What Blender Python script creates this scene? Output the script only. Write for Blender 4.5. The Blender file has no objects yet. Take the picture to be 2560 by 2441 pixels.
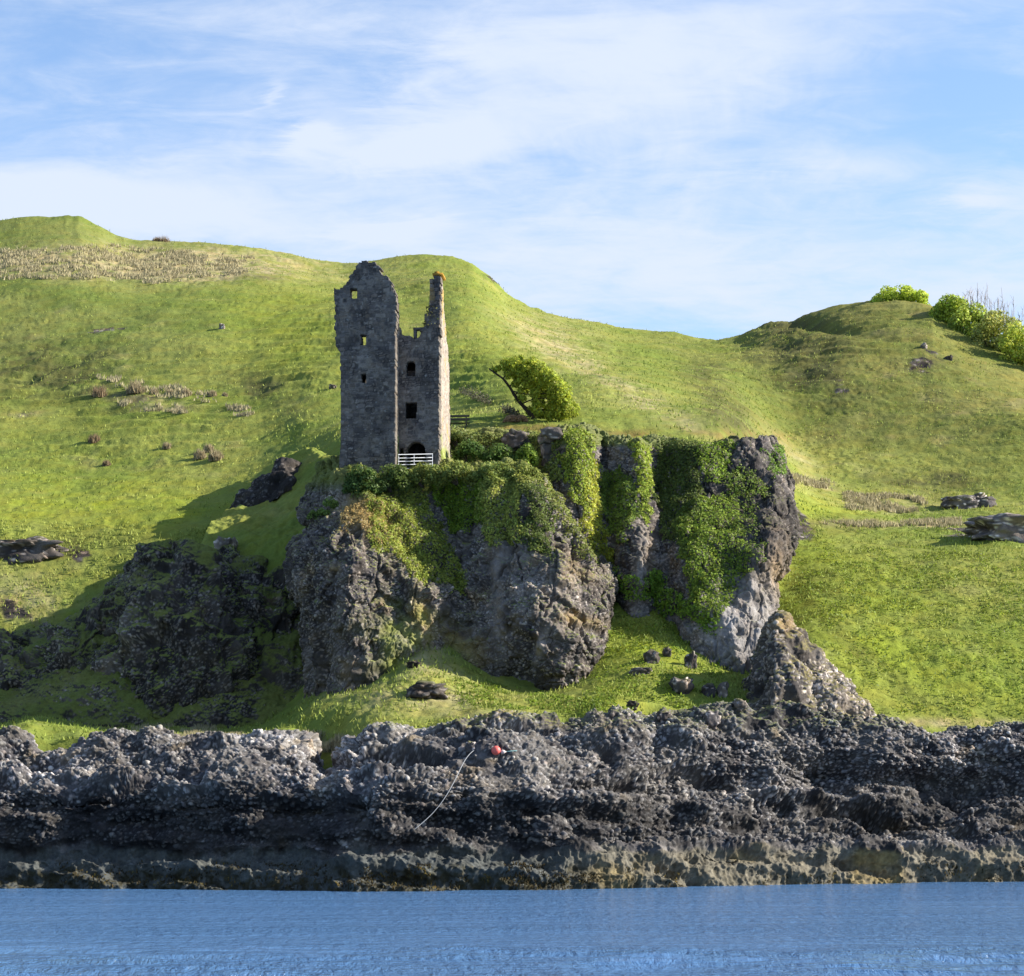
import bpy, math, random
import numpy as np
from mathutils import Vector
from mathutils.bvhtree import BVHTree

R = math.radians
C = bpy.context.scene
COL = C.collection
rng = np.random.default_rng(7)
random.seed(7)

# ------------------------------------------------------------------ camera
FPX, CX, HY, CAMH = 5120.0, 1280.0, 2040.0, 4.0      # focal length in photo pixels, optical axis, eye height
W, H = 2560.0, 2441.0
cam_d = bpy.data.cameras.new('camera')
cam = bpy.data.objects.new('camera', cam_d)
COL.objects.link(cam)
cam.location = (0, 0, CAMH)
cam.rotation_euler = (R(90), 0, 0)
cam_d.sensor_width = 36.0
cam_d.lens = 36.0 * FPX / W
cam_d.shift_y = (HY - H / 2) / W
cam_d.clip_start = 0.5
cam_d.clip_end = 20000
C.camera = cam

# ------------------------------------------------------------------ light
SUN_EL, SUN_A = 28.0, 1.5        # elevation; angle of the sun away from +X towards the far side
sdir = Vector((math.cos(R(SUN_EL)) * math.cos(R(SUN_A)), math.cos(R(SUN_EL)) * math.sin(R(SUN_A)), math.sin(R(SUN_EL))))
sun_d = bpy.data.lights.new('sun', 'SUN')
sun_d.energy = 5.0
sun_d.angle = R(0.5)
sun_d.color = (1.0, 0.93, 0.82)
sun = bpy.data.objects.new('sun', sun_d)
COL.objects.link(sun)
sun.rotation_euler = sdir.to_track_quat('Z', 'Y').to_euler()
sun.location = (60, 0, 80)

C.view_settings.view_transform = 'Standard'
C.view_settings.look = 'None'
C.view_settings.exposure = 0.85
C.view_settings.gamma = 1.0
C.cycles.max_bounces = 5
C.cycles.diffuse_bounces = 2
C.cycles.glossy_bounces = 2
C.cycles.transparent_max_bounces = 4


# ------------------------------------------------------------------ node helpers
class NT:
    def __init__(s, tree):
        s.t = tree; s.n = tree.nodes; s.l = tree.links
    def node(s, typ, **kw):
        n = s.n.new(typ)
        for k, v in kw.items():
            setattr(n, k, v)
        return n
    def link(s, a, b):
        s.l.new(a, b)
    def val(s, x, sock):
        if hasattr(x, 'is_output') or hasattr(x, 'links'):
            s.l.new(x, sock)
        else:
            sock.default_value = x
    def math(s, op, a, b=0.0, clamp=False):
        n = s.node('ShaderNodeMath', operation=op); n.use_clamp = clamp
        s.val(a, n.inputs[0]); s.val(b, n.inputs[1]); return n.outputs[0]
    def mix(s, f, a, b, mode='MIX'):
        n = s.node('ShaderNodeMix', data_type='RGBA', blend_type=mode)
        s.val(f, n.inputs[0]); s.val(a, n.inputs[6]); s.val(b, n.inputs[7]); return n.outputs[2]
    def noise(s, vec, scale, detail=4, rough=0.55, dist=0.0):
        n = s.node('ShaderNodeTexNoise')
        s.link(vec, n.inputs['Vector']); n.inputs['Scale'].default_value = scale
        n.inputs['Detail'].default_value = detail; n.inputs['Roughness'].default_value = rough
        n.inputs['Distortion'].default_value = dist
        return n.outputs['Fac']
    def ramp(s, f, a, b):
        n = s.node('ShaderNodeMapRange'); n.interpolation_type = 'SMOOTHSTEP'
        s.val(f, n.inputs[0]); n.inputs[1].default_value = a; n.inputs[2].default_value = b
        return n.outputs[0]
    def mapping(s, vec, scale=(1, 1, 1), rot=(0, 0, 0), loc=(0, 0, 0)):
        n = s.node('ShaderNodeMapping'); s.link(vec, n.inputs[0])
        n.inputs['Scale'].default_value = scale; n.inputs['Rotation'].default_value = rot
        n.inputs['Location'].default_value = loc
        return n.outputs[0]


# ------------------------------------------------------------------ sky
world = bpy.data.worlds.new('World')
C.world = world
world.use_nodes = True
wt = NT(world.node_tree)
for n in list(wt.n):
    wt.n.remove(n)
sky = wt.node('ShaderNodeTexSky', sky_type='NISHITA')
sky.sun_disc = False
sky.sun_elevation = R(SUN_EL)
sky.sun_rotation = R(90 - SUN_A)
sky.altitude = 0
sky.air_density = 1.0
sky.dust_density = 0.6
sky.ozone_density = 2.0
tc = wt.node('ShaderNodeTexCoord')
d = tc.outputs['Generated']
sep = wt.node('ShaderNodeSeparateXYZ'); wt.link(d, sep.inputs[0])
dx, dy, dz = sep.outputs
dz0 = wt.math('ADD', wt.math('MAXIMUM', dz, 0.0), 0.10)
pl = wt.node('ShaderNodeCombineXYZ')               # a flat cloud layer seen in perspective
wt.link(wt.math('DIVIDE', dx, dz0), pl.inputs[0]); wt.link(wt.math('DIVIDE', dy, dz0), pl.inputs[1])
P = pl.outputs[0]
n1 = wt.noise(wt.mapping(P, (1.2, 0.9, 1), loc=(3.1, 7.3, 0)), 1.3, 7, 0.62, 0.9)
n2 = wt.noise(wt.mapping(P, (1.0, 2.6, 1), (0, 0, 0.25), (1.7, 2.2, 0)), 3.6, 8, 0.66, 0.9)
n3 = wt.noise(wt.mapping(P, (1.3, 1.6, 1), (0, 0, -0.3), (9.7, 4.2, 0)), 9.0, 5, 0.62, 0.8)
dyc = wt.math('MAXIMUM', dy, 0.05)
su = wt.math('DIVIDE', dx, dyc); sv = wt.math('DIVIDE', dz, dyc)
front = wt.ramp(dy, 0.3, 0.8)
# warp the bank edges
su_w = wt.math('ADD', su, wt.math('MULTIPLY', wt.math('SUBTRACT', n2, 0.5), 0.10))
sv_w = wt.math('ADD', sv, wt.math('MULTIPLY', wt.math('SUBTRACT', n1, 0.5), 0.055))
def bank(px, py, rx, ry, amp):
    a = wt.math('DIVIDE', wt.math('SUBTRACT', su_w, (px - CX) / FPX), rx / FPX)
    b = wt.math('DIVIDE', wt.math('SUBTRACT', sv_w, (HY - py) / FPX), ry / FPX)
    q = wt.math('ADD', wt.math('MULTIPLY', a, a), wt.math('MULTIPLY', b, b))
    return wt.math('MULTIPLY', wt.math('EXPONENT', wt.math('MULTIPLY', q, -1.0)), amp)
banks = [(1650, 130, 620, 150, 0.62), (1350, 330, 420, 110, .42), (1080, 350, 200, 50, .7), (120, 455, 420, 60, 1.0),
         (500, 520, 420, 60, .38), (1010, 545, 90, 30, .9), (2080, 430, 260, 45, .5), (1600, 540, 500, 90, .35),
         (650, 215, 24, 40, .35), (800, 320, 60, 40, .8), (1180, 160, 160, 50, .35), (2540, 500, 120, 50, .5),
         (700, 60, 500, 50, .22), (1300, 720, 1800, 110, .42), (400, 230, 260, 30, .12), (1900, 640, 500, 60, .2),
         (2420, 230, 260, 170, -.45), (150, 230, 420, 140, -.30), (900, 250, 130, 60, -.15), (620, 600, 200, 20, -.12)]
acc = None
for b in banks:
    o = bank(*b)
    acc = o if acc is None else wt.math('ADD', acc, o)
acc = wt.math('MULTIPLY', acc, front)
tex = wt.math('ADD', wt.math('MULTIPLY', n1, 0.5), wt.math('ADD', wt.math('MULTIPLY', n2, 0.32), wt.math('MULTIPLY', n3, 0.25)))
cl = wt.math('ADD', acc, wt.math('MULTIPLY', wt.math('SUBTRACT', tex, 0.52), 2.8))
cl = wt.math('MULTIPLY', wt.ramp(cl, -0.40, 0.80), wt.math('ADD', wt.math('MULTIPLY', front, .75), .25))
base = wt.mix(1.0, sky.outputs[0], (1.33, 1.36, 1.44, 1), 'MULTIPLY')
base = wt.mix(front, wt.mix(1.0, sky.outputs[0], (.80, .84, .92, 1), 'MULTIPLY'), base)   # sky dimmed outside the forward view, to weaken the fill light
skyc = wt.mix(wt.math('MULTIPLY', cl, 0.95), base, (4.35, 4.85, 5.75, 1))
bg = wt.node('ShaderNodeBackground'); wt.link(skyc, bg.inputs[0]); bg.inputs[1].default_value = 0.10
wo = wt.node('ShaderNodeOutputWorld'); wt.link(bg.outputs[0], wo.inputs[0])


# ------------------------------------------------------------------ numpy noise
G = rng.normal(size=(256, 3)).astype(np.float32); G /= np.linalg.norm(G, axis=1)[:, None]; G *= 1.5
PERM = rng.permutation(256).astype(np.int32); PERM = np.concatenate([PERM, PERM, PERM])
def perlin(P, s=0):
    P = np.asarray(P, np.float32)
    I = np.floor(P); f = P - I; I = I.astype(np.int32)
    u = f * f * f * (f * (f * 6 - 15) + 10)
    x = [PERM[(I[:, 0] + s * 37) & 255], PERM[(I[:, 0] + 1 + s * 37) & 255]]
    j = [(I[:, 1]) & 255, (I[:, 1] + 1) & 255]; k = [I[:, 2] & 255, (I[:, 2] + 1) & 255]
    fx = [f[:, 0], f[:, 0] - 1]; fy = [f[:, 1], f[:, 1] - 1]; fz = [f[:, 2], f[:, 2] - 1]
    wx = [1 - u[:, 0], u[:, 0]]; wy = [1 - u[:, 1], u[:, 1]]; wz = [1 - u[:, 2], u[:, 2]]
    out = np.zeros(len(P), np.float32)
    for a in (0, 1):
        for b in (0, 1):
            xy = PERM[x[a] + j[b]]; wab = wx[a] * wy[b]
            for c in (0, 1):
                g = G[PERM[xy + k[c]]]
                out += wab * wz[c] * (g[:, 0] * fx[a] + g[:, 1] * fy[b] + g[:, 2] * fz[c])
    return out
def fbm(P, scale, octs=4, s=0, gain=0.5, aniso=(1, 1, 1)):
    Q = P * np.array(aniso) / scale
    a = 1.0; tot = 0; out = 0
    for o in range(octs):
        out = out + a * perlin(Q + 17.3 * o, s + o); tot += a
        a *= gain; Q = Q * 2.03
    return out / tot
def ridged(P, scale, octs=4, s=0, aniso=(1, 1, 1)):
    Q = P * np.array(aniso) / scale
    a = 1.0; tot = 0; out = 0
    for o in range(octs):
        out = out + a * (1 - np.abs(perlin(Q + 11.1 * o, s + o)) * 2); tot += a
        a *= .5; Q = Q * 2.1
    return out / tot
PR = rng.random((4, 256)).astype(np.float32)
def pebbles(P, cell, s=0, rmin=.22, rmax=.5, aniso=(1, 1, 1.35)):
    """embedded cobbles: dome height (0..1), random number of the stone"""
    Q = np.asarray(P * np.array(aniso) / cell, np.float32)
    I = np.floor(Q).astype(np.int32); f = Q - I
    o = np.where(f < .5, -1, 1).astype(np.int32)
    best = np.zeros(len(P), np.float32); rid = np.zeros(len(P), np.float32)
    for a in (0, 1):
        for b in (0, 1):
            for c in (0, 1):
                jx = I[:, 0] + a * o[:, 0]; jy = I[:, 1] + b * o[:, 1]; jz = I[:, 2] + c * o[:, 2]
                hh = PERM[PERM[PERM[(jx + s * 31) & 255] + (jy & 255)] + (jz & 255)]
                h2 = PERM[hh + 13]
                r = rmin + (rmax - rmin) * PR[3][hh] ** 1.3
                dd = (Q[:, 0] - jx - PR[0][hh]) ** 2 + (Q[:, 1] - jy - PR[1][hh]) ** 2 + (Q[:, 2] - jz - PR[2][hh]) ** 2
                hgt = np.sqrt(np.maximum(0, 1 - dd / r ** 2)) * (r / rmax)
                m = hgt > best
                best = np.where(m, hgt, best); rid = np.where(m, h2 / 255.0, rid)
    return best, rid
def facets(P, cell, s=0, tilt=.35, aniso=(1, 1, 1)):
    """broken rock: every block of a cellular split gets its own flat, tilted face; second value is the nearness of a joint"""
    an = np.array(aniso); Q = np.asarray(P * an / cell, np.float32)
    I = np.floor(Q).astype(np.int32); f = Q - I; o = np.where(f < .5, -1, 1).astype(np.int32)
    b1 = np.full(len(P), 9., np.float32); b2 = b1.copy(); out = np.zeros(len(P), np.float32); sw = out + 1e-9
    for a in (0, 1):
        for b in (0, 1):
            for c in (0, 1):
                jx = I[:, 0] + a * o[:, 0]; jy = I[:, 1] + b * o[:, 1]; jz = I[:, 2] + c * o[:, 2]
                hh = PERM[PERM[PERM[(jx + s * 29) & 255] + (jy & 255)] + (jz & 255)]
                vx = Q[:, 0] - jx - .15 - .7 * PR[0][hh]; vy = Q[:, 1] - jy - .15 - .7 * PR[1][hh]; vz = Q[:, 2] - jz - .15 - .7 * PR[2][hh]
                dd = vx ** 2 + vy ** 2 + vz ** 2
                g = G[PERM[hh + 7]]
                val = (PR[3][hh] - .5) + tilt * (g[:, 0] * vx + g[:, 1] * vy + g[:, 2] * vz)
                m = dd < b1
                b2 = np.where(m, b1, np.minimum(b2, dd)); b1 = np.where(m, dd, b1)
                w = np.exp(-15 * dd); out += w * val; sw += w
    return out / sw, np.sqrt(b2) - np.sqrt(b1)
def sst(x, a, b):
    t = np.clip((x - a) / (b - a), 0, 1); return t * t * (3 - 2 * t)
def lerp(a, b, t):
    return a + (b - a) * t[:, None]
def col3(*c):
    return np.array(c, float)


# ------------------------------------------------------------------ mesh helpers
def world_pt(px, py, Y):
    return np.array([(px - CX) / FPX * Y, Y, CAMH + (HY - py) / FPX * Y])
def to_px(V):
    Y = np.maximum(V[:, 1], 1)
    return CX + V[:, 0] / Y * FPX, HY - (V[:, 2] - CAMH) / Y * FPX

def mesh_np(name, V, F, mat, col=None, parent=None, smooth=True):
    me = bpy.data.meshes.new(name)
    F = np.asarray(F, dtype=np.int32); k = F.shape[1]
    me.vertices.add(len(V)); me.vertices.foreach_set('co', np.asarray(V, np.float32).ravel())
    me.loops.add(F.size); me.loops.foreach_set('vertex_index', F.ravel())
    me.polygons.add(len(F)); me.polygons.foreach_set('loop_start', np.arange(0, F.size, k, dtype=np.int32))
    me.update(calc_edges=True)
    if smooth:
        me.polygons.foreach_set('use_smooth', np.ones(len(F), bool))
    if col is not None:
        at = me.color_attributes.new('tint', 'FLOAT_COLOR', 'POINT')
        c4 = np.ones((len(V), 4), np.float32); c4[:, :3] = np.clip(col, 0, 1)
        at.data.foreach_set('color', c4.ravel())
    me.validate()
    me.materials.append(mat)
    o = bpy.data.objects.new(name, me); COL.objects.link(o)
    if parent is not None:
        o.parent = parent
    return o
def tag(o, label=None, cat=None, group=None, kind=None):
    if label: o['label'] = label
    if cat: o['category'] = cat
    if group: o['group'] = group
    if kind: o['kind'] = kind
    return o
def empty(name, loc, rz=0.0):
    o = bpy.data.objects.new(name, None); COL.objects.link(o)
    o.location = loc; o.rotation_euler = (0, 0, rz); o.empty_display_size = 0.2
    return o

def catmull(A, ns):
    """A: (n, m, 3) points; interpolate along axis 0 with ns[i] samples in interval i"""
    n = len(A); out = []
    for i in range(n - 1):
        p1, p2 = A[i], A[i + 1]
        p0 = A[i - 1] if i > 0 else 2 * p1 - p2
        p3 = A[i + 2] if i + 2 < n else 2 * p2 - p1
        # centripetal-like limiting of tangents so long spans do not overshoot short ones
        d01 = np.linalg.norm(p1 - p0, axis=-1, keepdims=True) + 1e-6
        d12 = np.linalg.norm(p2 - p1, axis=-1, keepdims=True) + 1e-6
        d23 = np.linalg.norm(p3 - p2, axis=-1, keepdims=True) + 1e-6
        m1 = ((p1 - p0) / d01 * d12 + (p2 - p1) * d01 / d12 * 1.0) / (d01 + d12) * d12 if False else (p2 - p0) / (d01 + d12) * d12
        m2 = (p3 - p1) / (d12 + d23) * d12
        for k in range(ns[i]):
            t = k / ns[i]
            h00 = 2 * t ** 3 - 3 * t ** 2 + 1; h10 = t ** 3 - 2 * t ** 2 + t
            h01 = -2 * t ** 3 + 3 * t ** 2; h11 = t ** 3 - t ** 2
            out.append(h00 * p1 + h10 * m1 + h01 * p2 + h11 * m2)
    out.append(A[-1])
    return np.array(out)

def net_surface(net, res=None, px_res=None, exag=1.0):
    """net: rows x cols of (px, py, Y) -> dense grid (nr, nc, 3) of world points"""
    A = np.array([[world_pt(*p) for p in row] for row in net])
    def counts(B):
        d = np.linalg.norm(np.diff(B, axis=0), axis=2)
        if px_res:
            x = CX + B[..., 0] / B[..., 1] * FPX; y = HY - (B[..., 2] - CAMH) / B[..., 1] * FPX
            dp = np.hypot(np.diff(x, axis=0), np.diff(y, axis=0)).max(axis=1)
            return [max(3, int(v / px_res)) for v in dp]
        return [max(2, int(v / res)) for v in np.percentile(d, 70, axis=1)]
    B = catmull(A, counts(A))
    Bt = B.transpose(1, 0, 2)
    Ct = catmull(Bt, counts(A.transpose(1, 0, 2)))
    return Ct.transpose(1, 0, 2)
def grid_normals(S):
    du = np.gradient(S, axis=1); dv = np.gradient(S, axis=0)
    n = np.cross(du, dv)
    n /= (np.linalg.norm(n, axis=2, keepdims=True) + 1e-9)
    return n
def grid_faces(nr, nc):
    i = np.arange(nr * nc).reshape(nr, nc)
    return np.stack([i[:-1, :-1], i[:-1, 1:], i[1:, 1:], i[1:, :-1]], -1).reshape(-1, 4)

BVH = {}
def keep_bvh(name, S, step=3):
    T = S[::step, ::step]
    nr, nc = T.shape[:2]
    BVH[name] = BVHTree.FromPolygons([tuple(v) for v in T.reshape(-1, 3)], [tuple(f) for f in grid_faces(nr, nc).tolist()])
def hit(px, py, names):
    """the point where the sight line through a photo pixel meets the built ground"""
    o = Vector((0, 0, CAMH)); dd = Vector(((px - CX) / FPX, 1, (HY - py) / FPX)).normalized()
    best = None
    for n in names:
        loc, nor, idx, dist = BVH[n].ray_cast(o, dd)
        if loc is not None and (best is None or dist < best[2]):
            best = (loc, nor, dist)
    return best
def drop(x, y, names):
    best = None
    for n in names:
        loc, nor, idx, dist = BVH[n].ray_cast(Vector((x, y, 300)), Vector((0, 0, -1)))
        if loc is not None and (best is None or loc.z > best.z):
            best = loc
    return best
def in_poly(x, y, poly):
    r = np.zeros(len(x), bool); n = len(poly)
    for i in range(n):
        x1, y1 = poly[i]; x2, y2 = poly[(i + 1) % n]
        c = ((y1 > y) != (y2 > y)) & (x < (x2 - x1) * (y - y1) / (y2 - y1 + 1e-9) + x1)
        r ^= c
    return r
def blob(x, y, px, py, rx, ry, ang=0.0):
    c, s = math.cos(R(ang)), math.sin(R(ang))
    a = (x - px) * c + (y - py) * s; b = -(x - px) * s + (y - py) * c
    return np.exp(-((a / rx) ** 2 + (b / ry) ** 2))


# ------------------------------------------------------------------ materials
def mat_surface(name, rough=0.9, spec=0.2, s1=3.0, s2=14.0, var=0.35, bump=0.5, bdist=0.08, trans=0.0, hue=(1.0, .93, .8)):
    m = bpy.data.materials.new(name); m.use_nodes = True
    t = NT(m.node_tree); b = t.n['Principled BSDF']
    at = t.node('ShaderNodeAttribute', attribute_name='tint')
    g = t.node('ShaderNodeNewGeometry'); pos = g.outputs['Position']
    a = t.noise(pos, s1, 5, 0.65); c = t.noise(pos, s2, 3, 0.6)
    f = t.math('ADD', t.math('MULTIPLY', a, 0.6), t.math('MULTIPLY', c, 0.4))
    k = t.math('ADD', t.math('MULTIPLY', t.math('SUBTRACT', f, 0.5), var * 4), 1.0)
    k = t.math('MAXIMUM', k, 0.25)
    vm = t.node('ShaderNodeVectorMath', operation='SCALE'); t.link(at.outputs['Color'], vm.inputs[0]); t.link(k, vm.inputs['Scale'])
    w = t.ramp(t.noise(pos, s1 * 0.37, 3, .6), .42, .62)
    cc = t.mix(t.math('MULTIPLY', w, 0.45), vm.outputs[0], t.mix(1.0, vm.outputs[0], (*hue, 1), 'MULTIPLY'))
    t.link(cc, b.inputs['Base Color'])
    b.inputs['Roughness'].default_value = rough
    b.inputs['Specular IOR Level'].default_value = spec
    if bump:
        bn = t.node('ShaderNodeBump'); bn.inputs['Strength'].default_value = bump; bn.inputs['Distance'].default_value = bdist
        t.link(f, bn.inputs['Height']); t.link(bn.outputs[0], b.inputs['Normal'])
    return m
def mat_leaf(name, trans=0.35, rough=0.55):
    m = bpy.data.materials.new(name); m.use_nodes = True
    t = NT(m.node_tree); b = t.n['Principled BSDF']; out = t.n['Material Output']
    at = t.node('ShaderNodeAttribute', attribute_name='tint')
    g = t.node('ShaderNodeNewGeometry')
    k = t.math('ADD', t.math('MULTIPLY', t.noise(g.outputs['Position'], 1.3, 3), 0.8), 0.6)
    vm = t.node('ShaderNodeVectorMath', operation='SCALE'); t.link(at.outputs['Color'], vm.inputs[0]); t.link(k, vm.inputs['Scale'])
    t.link(vm.outputs[0], b.inputs['Base Color']); b.inputs['Roughness'].default_value = rough
    b.inputs['Specular IOR Level'].default_value = 0.25
    tr = t.node('ShaderNodeBsdfTranslucent'); t.link(vm.outputs[0], tr.inputs[0])
    mx = t.node('ShaderNodeMixShader'); mx.inputs[0].default_value = trans
    t.link(b.outputs[0], mx.inputs[1]); t.link(tr.outputs[0], mx.inputs[2]); t.link(mx.outputs[0], out.inputs[0])
    return m
def mat_plain(name, color, rough=0.6, metal=0.0, scale=6.0, var=0.25):
    m = bpy.data.materials.new(name); m.use_nodes = True
    t = NT(m.node_tree); b = t.n['Principled BSDF']
    g = t.node('ShaderNodeNewGeometry')
    f = t.noise(g.outputs['Position'], scale, 4)
    c = t.mix(t.math('MULTIPLY', f, var * 2), (*color, 1), tuple([x * .5 for x in color]) + (1,))
    t.link(c, b.inputs['Base Color']); b.inputs['Roughness'].default_value = rough; b.inputs['Metallic'].default_value = metal
    return m
M_ROCK = mat_surface('rock', 0.88, 0.25, 2.2, 9.0, 0.42, 0.6, 0.10)
M_GRASS = mat_surface('grass', 0.95, 0.08, 1.3, 5.5, 0.30, 0.7, 0.20, hue=(1.15, .96, .75))
M_STONE = mat_surface('masonry', 0.9, 0.2, 3.0, 12.0, 0.4, 0.5, 0.05)
M_LEAF = mat_leaf('leaf', .45)
M_BLADE = mat_leaf('blade', 0.25, 0.8)
M_BARK = mat_surface('bark', 0.9, 0.15, 4.0, 15.0, 0.35, 0.4, 0.03)

# ------------------------------------------------------------------ water
def build_water():
    m = bpy.data.materials.new('water'); m.use_nodes = True
    t = NT(m.node_tree); b = t.n['Principled BSDF']
    g = t.node('ShaderNodeNewGeometry'); pos = g.outputs['Position']
    b.inputs['Base Color'].default_value = (0.085, 0.195, 0.385, 1)
    b.inputs['Roughness'].default_value = 0.16
    b.inputs['IOR'].default_value = 1.33
    w1 = t.noise(t.mapping(pos, (1.3, 0.5, 1), (0, 0, .05)), 1.7, 5, 0.7, .3)
    w2 = t.noise(t.mapping(pos, (0.22, 1.0, 1), (0, 0, -.04)), 2.6, 4, 0.65)
    hgt = t.math('ADD', t.math('MULTIPLY', w1, 0.26), t.math('MULTIPLY', w2, 0.22))
    gust = t.ramp(t.noise(t.mapping(pos, (.035, .13, 1), (0, 0, .03)), 1.0, 4, 0.6), .36, .64)      # calmer and ruffled lanes
    hgt = t.math('MULTIPLY', hgt, t.math('ADD', t.math('MULTIPLY', gust, .75), .5))
    bn = t.node('ShaderNodeBump'); bn.inputs['Strength'].default_value = 1.0; bn.inputs['Distance'].default_value = 1.0
    t.link(hgt, bn.inputs['Height']); t.link(bn.outputs[0], b.inputs['Normal'])
    ys = np.concatenate([[-6000, -300, 0], np.linspace(40, 135, 520), [200, 6000]])
    xs = np.concatenate([[-6000, -200], np.linspace(-40, 40, 420), [200, 6000]])
    X, Yg = np.meshgrid(xs, ys)
    Pn = np.stack([X.ravel(), Yg.ravel(), np.zeros(X.size)], 1)
    near = ((np.abs(Pn[:, 0]) <= 40) & (Pn[:, 1] >= 40) & (Pn[:, 1] <= 135)).astype(float)
    amp = near * (0.03 + 0.19 * sst(-Pn[:, 1], -69, -54) * (.5 + sst(fbm(Pn, 7, 2, 77, aniso=(.5, 1, 1)), -.3, .2)))
    z = amp * (.6 * fbm(Pn, 3.0, 2, 5, aniso=(.6, 1.4, 1)) + fbm(Pn, 1.3, 3, 9, aniso=(.22, .9, 1)))
    Pn[:, 2] = z
    o = mesh_np('water', Pn, grid_faces(len(ys), len(xs)), m)
    tag(o, kind='structure')
build_water()

# ------------------------------------------------------------------ rock look
def rock_colors(P, N, ph, pr, dark=1.0, stone=1.0, warm=0.0, seed=0, mb=1.0):
    n = len(P)
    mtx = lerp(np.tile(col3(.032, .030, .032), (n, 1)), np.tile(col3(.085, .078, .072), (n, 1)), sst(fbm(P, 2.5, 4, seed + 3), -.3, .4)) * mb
    if mb > 1.2: mtx = lerp(mtx, mtx * 1.9, sst(N[:, 2] + .5 * fbm(P, .8, 3, seed + 6), .15, .6))     # upper faces paler: sunlight on the tops put into the colour
    pal = np.array([[.20, .19, .185], [.27, .245, .23], [.14, .138, .145], [.22, .18, .16], [.36, .34, .32], [.12, .118, .12], [.18, .17, .155], [.24, .225, .235]])
    sc = pal[(pr * 7.99).astype(int)] * (0.75 + 0.5 * ((pr * 53.7) % 1))[:, None]
    c = lerp(mtx, lerp(sc * stone, np.tile(col3(.17, .165, .165), (n, 1)) * stone, np.full(n, .25)), sst(ph, .30, .62))
    # ochre lichen patches
    pale = sst(fbm(P, 6.0, 4, seed + 25), -.1, .45)
    c = c * (.75 + .85 * pale)[:, None]
    li = sst(fbm(P, 3.2, 4, seed + 21), .22, .5) * (0.35 + warm)
    c = lerp(c, c * col3(1.5, 1.15, .6) + col3(.05, .03, .0), np.clip(li, 0, 1))
    return c * dark * col3(1.05, .99, .93) * 1.08

def grass_color(P, bright=1.0, seed=0, dry=0.0):
    n = len(P)
    a = np.tile(col3(.150, .188, .034), (n, 1)); b = np.tile(col3(.205, .220, .050), (n, 1)); c = np.tile(col3(.32, .28, .11), (n, 1))
    f1 = sst(fbm(P, 14, 4, seed + 5), -.35, .35); f2 = sst(fbm(P, 5, 4, seed + 8) + dry, .15, .55)
    f3 = sst(fbm(P, 2.2, 3, seed + 11), .2, .6)
    out = lerp(a, b, f1); out = lerp(out, c, f2 * .38)
    out = lerp(out, np.tile(col3(.07, .11, .025), (n, 1)), f3 * .28)
    return out * bright * 1.24 * col3(.97, 1.0, 1.02)

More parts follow.
